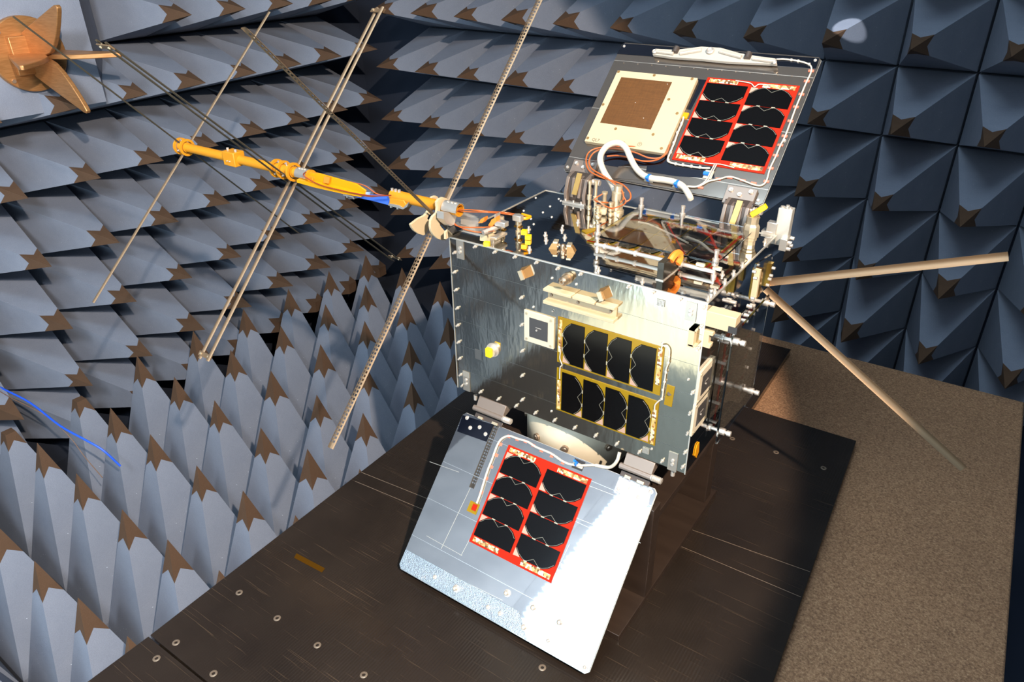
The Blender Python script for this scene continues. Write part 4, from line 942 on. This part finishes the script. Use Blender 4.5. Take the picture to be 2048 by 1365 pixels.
# connectors around the left hinge
for px, py, hh, rr in ((1178,415,.046,.0036), (1190,420,.050,.0036), (1208,420,.030,.005), (1196,432,.016,.005), (1221,428,.018,.004)):
    u, v = TOP.hit(px, py); u = max(u, xr+.006)
    sat_part(MB().lathe(TOP.P(u, min(v, D-.008)), TOP.z, [(0, rr*1.3), (.003, rr*1.3), (.003, rr*.8), (hh*.3, rr*.8), (hh*.32, rr*1.25), (hh*.5, rr*1.25), (hh*.52, rr*.75), (hh*.9, rr*.75), (hh, rr*1.1), (hh+.003, rr*1.1)], 12), 'coax_connector', BRASS)
u, v = TOP.hit(1204, 426); sat_part(MB().box(Fr(TOP.P(u+.004, v-.01, .007), (.95,.3,0), (-.3,.95,0), (0,0,1)), (0,0,0), (.018,.012,.010)), 'white_terminal', CREAM, bevel=0.0008)
u, v = TOP.hit(1180, 462); sat_part(MB().uvprism(TOP, [TOP.hit(*p) for p in ((1163,462),(1192,456),(1190,462),(1172,468))], 0.0, .0012), 'amber_tag', YELB)
for pts in (((1205,388),(1190,398),(1196,404),(1222,406)), ((1196,402),(1210,412),(1225,418)), ((1246,392),(1252,404),(1242,412),(1222,418))):
    sat_part(MB().tube([TOP.at(x, y, .04-.008*k) for k, (x, y) in enumerate(pts)], .0012, 6, sub=5), 'brown_coax', COAX)
# lacing of white and brown leads crossing the cover corner
for pts, r_, m_ in ((((.235,.21),(.26,.20),(.30,.195),(.34,.17)), .0016, WHITEC), (((.33,.19),(.36,.17),(.385,.16),(.41,.155)), .0022, TEFLON)):
    sat_part(MB().tube([TOP.P(u, v, .006+.004*math.sin(k*2)) for k, (u, v) in enumerate(pts)], r_, 8, sub=6), 'white_lead', m_)
# brass connector with a yellow tag, right hand end
u, v = .415, .236
bc = sat_part(MB().lathe(TOP.P(u, v), TOP.z, [(0,.009),(.006,.009),(.008,.0105),(.012,.0105),(.013,.0125),(.030,.0125),(.032,.0115),(.034,.0095),(.042,.0095),(.044,.0105),(.046,.0105),(.046,.008),(.042,.0078)], 8, a0=.2), 'brass_connector', BRASS, ang=25)
tg = TOP.P(u+.002, v, .052); MB().box(Fr(tg, (.75,.1,.65), (-.1,1,0), (-.65,0,.75)), (.006,0,0), (.026,.009,.008)).build('yellow_tag', plain('yellow_tag_tape', srgb(240, 196, 14), .35), bc, bevel=0.0006)
# aluminium bar bracket at the back right corner
br = sat_part(MB().box(ZP(0), (.446, .305, .305), (.022, .016, .062)), 'corner_bracket', plain('milled_aluminium', srgb(216, 212, 200), .4, .6), bevel=0.001)
MB().box(ZP(0), (.430, .300, .300), (.016, .014, .022)).box(ZP(0), (.424, .300, .292), (.018, .018, .008)).build('bracket_arm', ALU, br, bevel=0.001)
MB().box(ZP(0), (.454, .298, .280), (.012, .024, .020)).build('bracket_foot', ALU, br, bevel=0.0008)
for dy, dz in ((-.006,.284),(.004,.276),(-.008,.274),(.006,.288)): MB().cyl((.460, .298+dy, dz), (.466, .298+dy, dz), .003, n=10).build('bracket_screw', STEEL, br)
for dx, dy in ((-.006,-.004),(.006,-.003),(0,.004)): MB().cyl((.446+dx, .305+dy, .336), (.446+dx, .305+dy, .339), .003, n=10).build('bracket_screw', STEEL, br)

# ------------------------------------------------------------------ right side: clear guard, red array, patches, whip antennas
patch(RIGHT, [(1401,747.6),(1431.6,713.6),(1422,781.6),(1393.8,807)], .004, .2)
patch(RIGHT, [(1392.5,805),(1420,781.6),(1413.7,836.8),(1383,873)], .004, .2)
rb = sat_part(MB().rbox(RIGHT, (.100, .030, .215, .196), 0, .0014), 'cell_board', REDB, origin=RIGHT.P(.1, .03))
for k in range(4):
    for c_ in range(2):
        cell(RIGHT, .102+.056*c_, .034+.040*k, .155+.056*c_, .071+.040*k, 'u0' if c_ == 0 else 'u1', .0024, rb)
strip(RIGHT, (.104, .0305, .19, .0335), .0022, rb)
gd = sat_part(MB().rbox(RIGHT, (.024, .056, .180, .240), .0310, .0340), 'clear_guard', ACR, bevel=0.0004)
MB().rbox(RIGHT, (.036, .054, .190, .228), .0110, .0135).build('guard_inner_sheet', ACR, gd, bevel=0.0004)
for u, v in ((.044,.222),(.046,.066),(.172,.070),(.170,.230)):
    MB().lathe(RIGHT.P(u, v), RIGHT.z, [(0,.0035),(.010,.0035),(.0105,.0055),(.016,.0055),(.016,.003),(.026,.003),(.026,.0055),(.0305,.0055),(.0345,.0055),(.037,.0055),(.037,.003),(.040,.003),(.040,.0044),(.046,.0044)], 12).build('guard_post', STEEL, gd)
for k in range(5):
    for u in (.092, .222):
        p = RIGHT.P(u, .045+.036*k, 0); sub(MB().cyl(p, p+RIGHT.z*.0075, .0026, n=8), 'standoff_screw', STEEL)
for x, y in ((1459,603),(1470,612),(1475,592),(1442,624),(1461,625)):
    u, v = RIGHT.hit(x, y); big = (x, y) == (1459,603)
    sub(MB().cyl(RIGHT.P(u, v), RIGHT.P(u, v, .010 if big else .0016), .003 if big else .0016, n=8), 'standoff_screw', STEEL)
kl = sat_part(MB().box(ZP(0), (W+.0205, .010, .268), (.041, .020, .023)), 'cream_stop', CREAM, bevel=0.001)
MB().box(ZP(0), (W+.038, .010, .261), (.012, .0202, .010)).build('stop_notch', GREYD, kl)
ks = sat_part(MB().prism([(W, .0, .250), (W+.013, .0, .250), (W+.013, .0, .244), (W+.008, 0, .244), (W+.008, 0, .231), (W+.012, 0, .231), (W+.011, 0, .224), (W, 0, .224)], (0, .010, 0)), 'cream_clip', CREAM, bevel=0.0006)
kp = [RIGHT.at(*p, .003) for p in ((1389,917),(1391,905),(1394,893),(1395,882))]
sat_part(MB().prism([RIGHT.at(*p, .0004) for p in ((1388,912),(1391,916),(1396,903),(1397,884),(1393,889),(1390,900))], RIGHT.z*.0016), 'amber_tag', KAPO)
sat_part(MB().prism([RIGHT.at(*p, .016) for p in ((1510,528),(1540,508),(1543,540),(1520,585),(1497,600),(1502,560))], RIGHT.z*.003), 'whip_base', ACR)
mk = sat_part(MB().box(Fr(RIGHT.at(1512,565,.018), (0,1,0), (0,0,1), (1,0,0)), (0,0,0), (.010, .046, .014)), 'whip_mount', GOLD, bevel=0.0006)
MB().box(Fr(RIGHT.at(1512,567,.026), (0,1,0), (0,0,1), (1,0,0)), (0,0,0), (.006, .044, .008)).build('mount_core', CREAM, mk)
MB().box(Fr(RIGHT.at(1536,548,.020), (0,1,0), (0,0,1), (1,0,0)), (0,0,0), (.010, .038, .010)).build('mount_plate', GOLD, mk)
for p_ in ((1544,536),(1539,551),(1536,558),(1532,570),(1507,556),(1502,596),(1505,543)):
    p = RIGHT.at(*p_, .028); MB().cyl(p, p+RIGHT.z*.005, .0024, n=8).build('mount_screw', STEEL, mk)
def whip(a, b, wd, nm='whip_blade'):
    a, b = V(a), V(b); d = (b-a).normalized(); sd = V((0,1,0)).cross(d).normalized(); nn = d.cross(sd)
    mb = MB(); k = 8; L = (b-a).length
    for s_ in (0, 1):
        for t in (0, L):
            mb.v += [a + d*t + sd*(wd*(j/k-.5)) + nn*(.0022*(1-(2*j/k-1)**2)*1.0 + .0006*s_) for j in range(k+1)]
    q = k+1
    for s_ in (0, 1):
        for j in range(k): mb.f.append([2*q*s_+j, 2*q*s_+j+1, 2*q*s_+q+j+1, 2*q*s_+q+j]); mb.m.append(0)
    loop = list(range(q)) + list(range(2*q-1, q-1, -1))
    for i1, i2 in zip(loop, loop[1:]+loop[:1]): mb.f.append([i1, i2, i2+2*q, i1+2*q]); mb.m.append(0)
    return sat_part(mb, nm, SPRING)
whip((.462, .200, .2495), (.751, .200, .359), .0125)
whip((.462, .196, .240), (.785, .196, .034), .0125)
# leads between guard and array
for pts in (((1468,655),(1462,664),(1458,676)), ((1474,650),(1466,666),(1462,680))):
    sat_part(MB().tube([RIGHT.at(*p, .012) for p in pts], .0013, 6, sub=4), 'white_lead', WHITEC)
for p in ((1488,630),(1483,640),(1497,625),(1494,612),(1498,598),(1500,610)):
    q_ = RIGHT.at(*p, .014); sat_part(MB().cyl(q_, q_+RIGHT.z*.008, .003, n=10), 'guard_screw', STEEL)
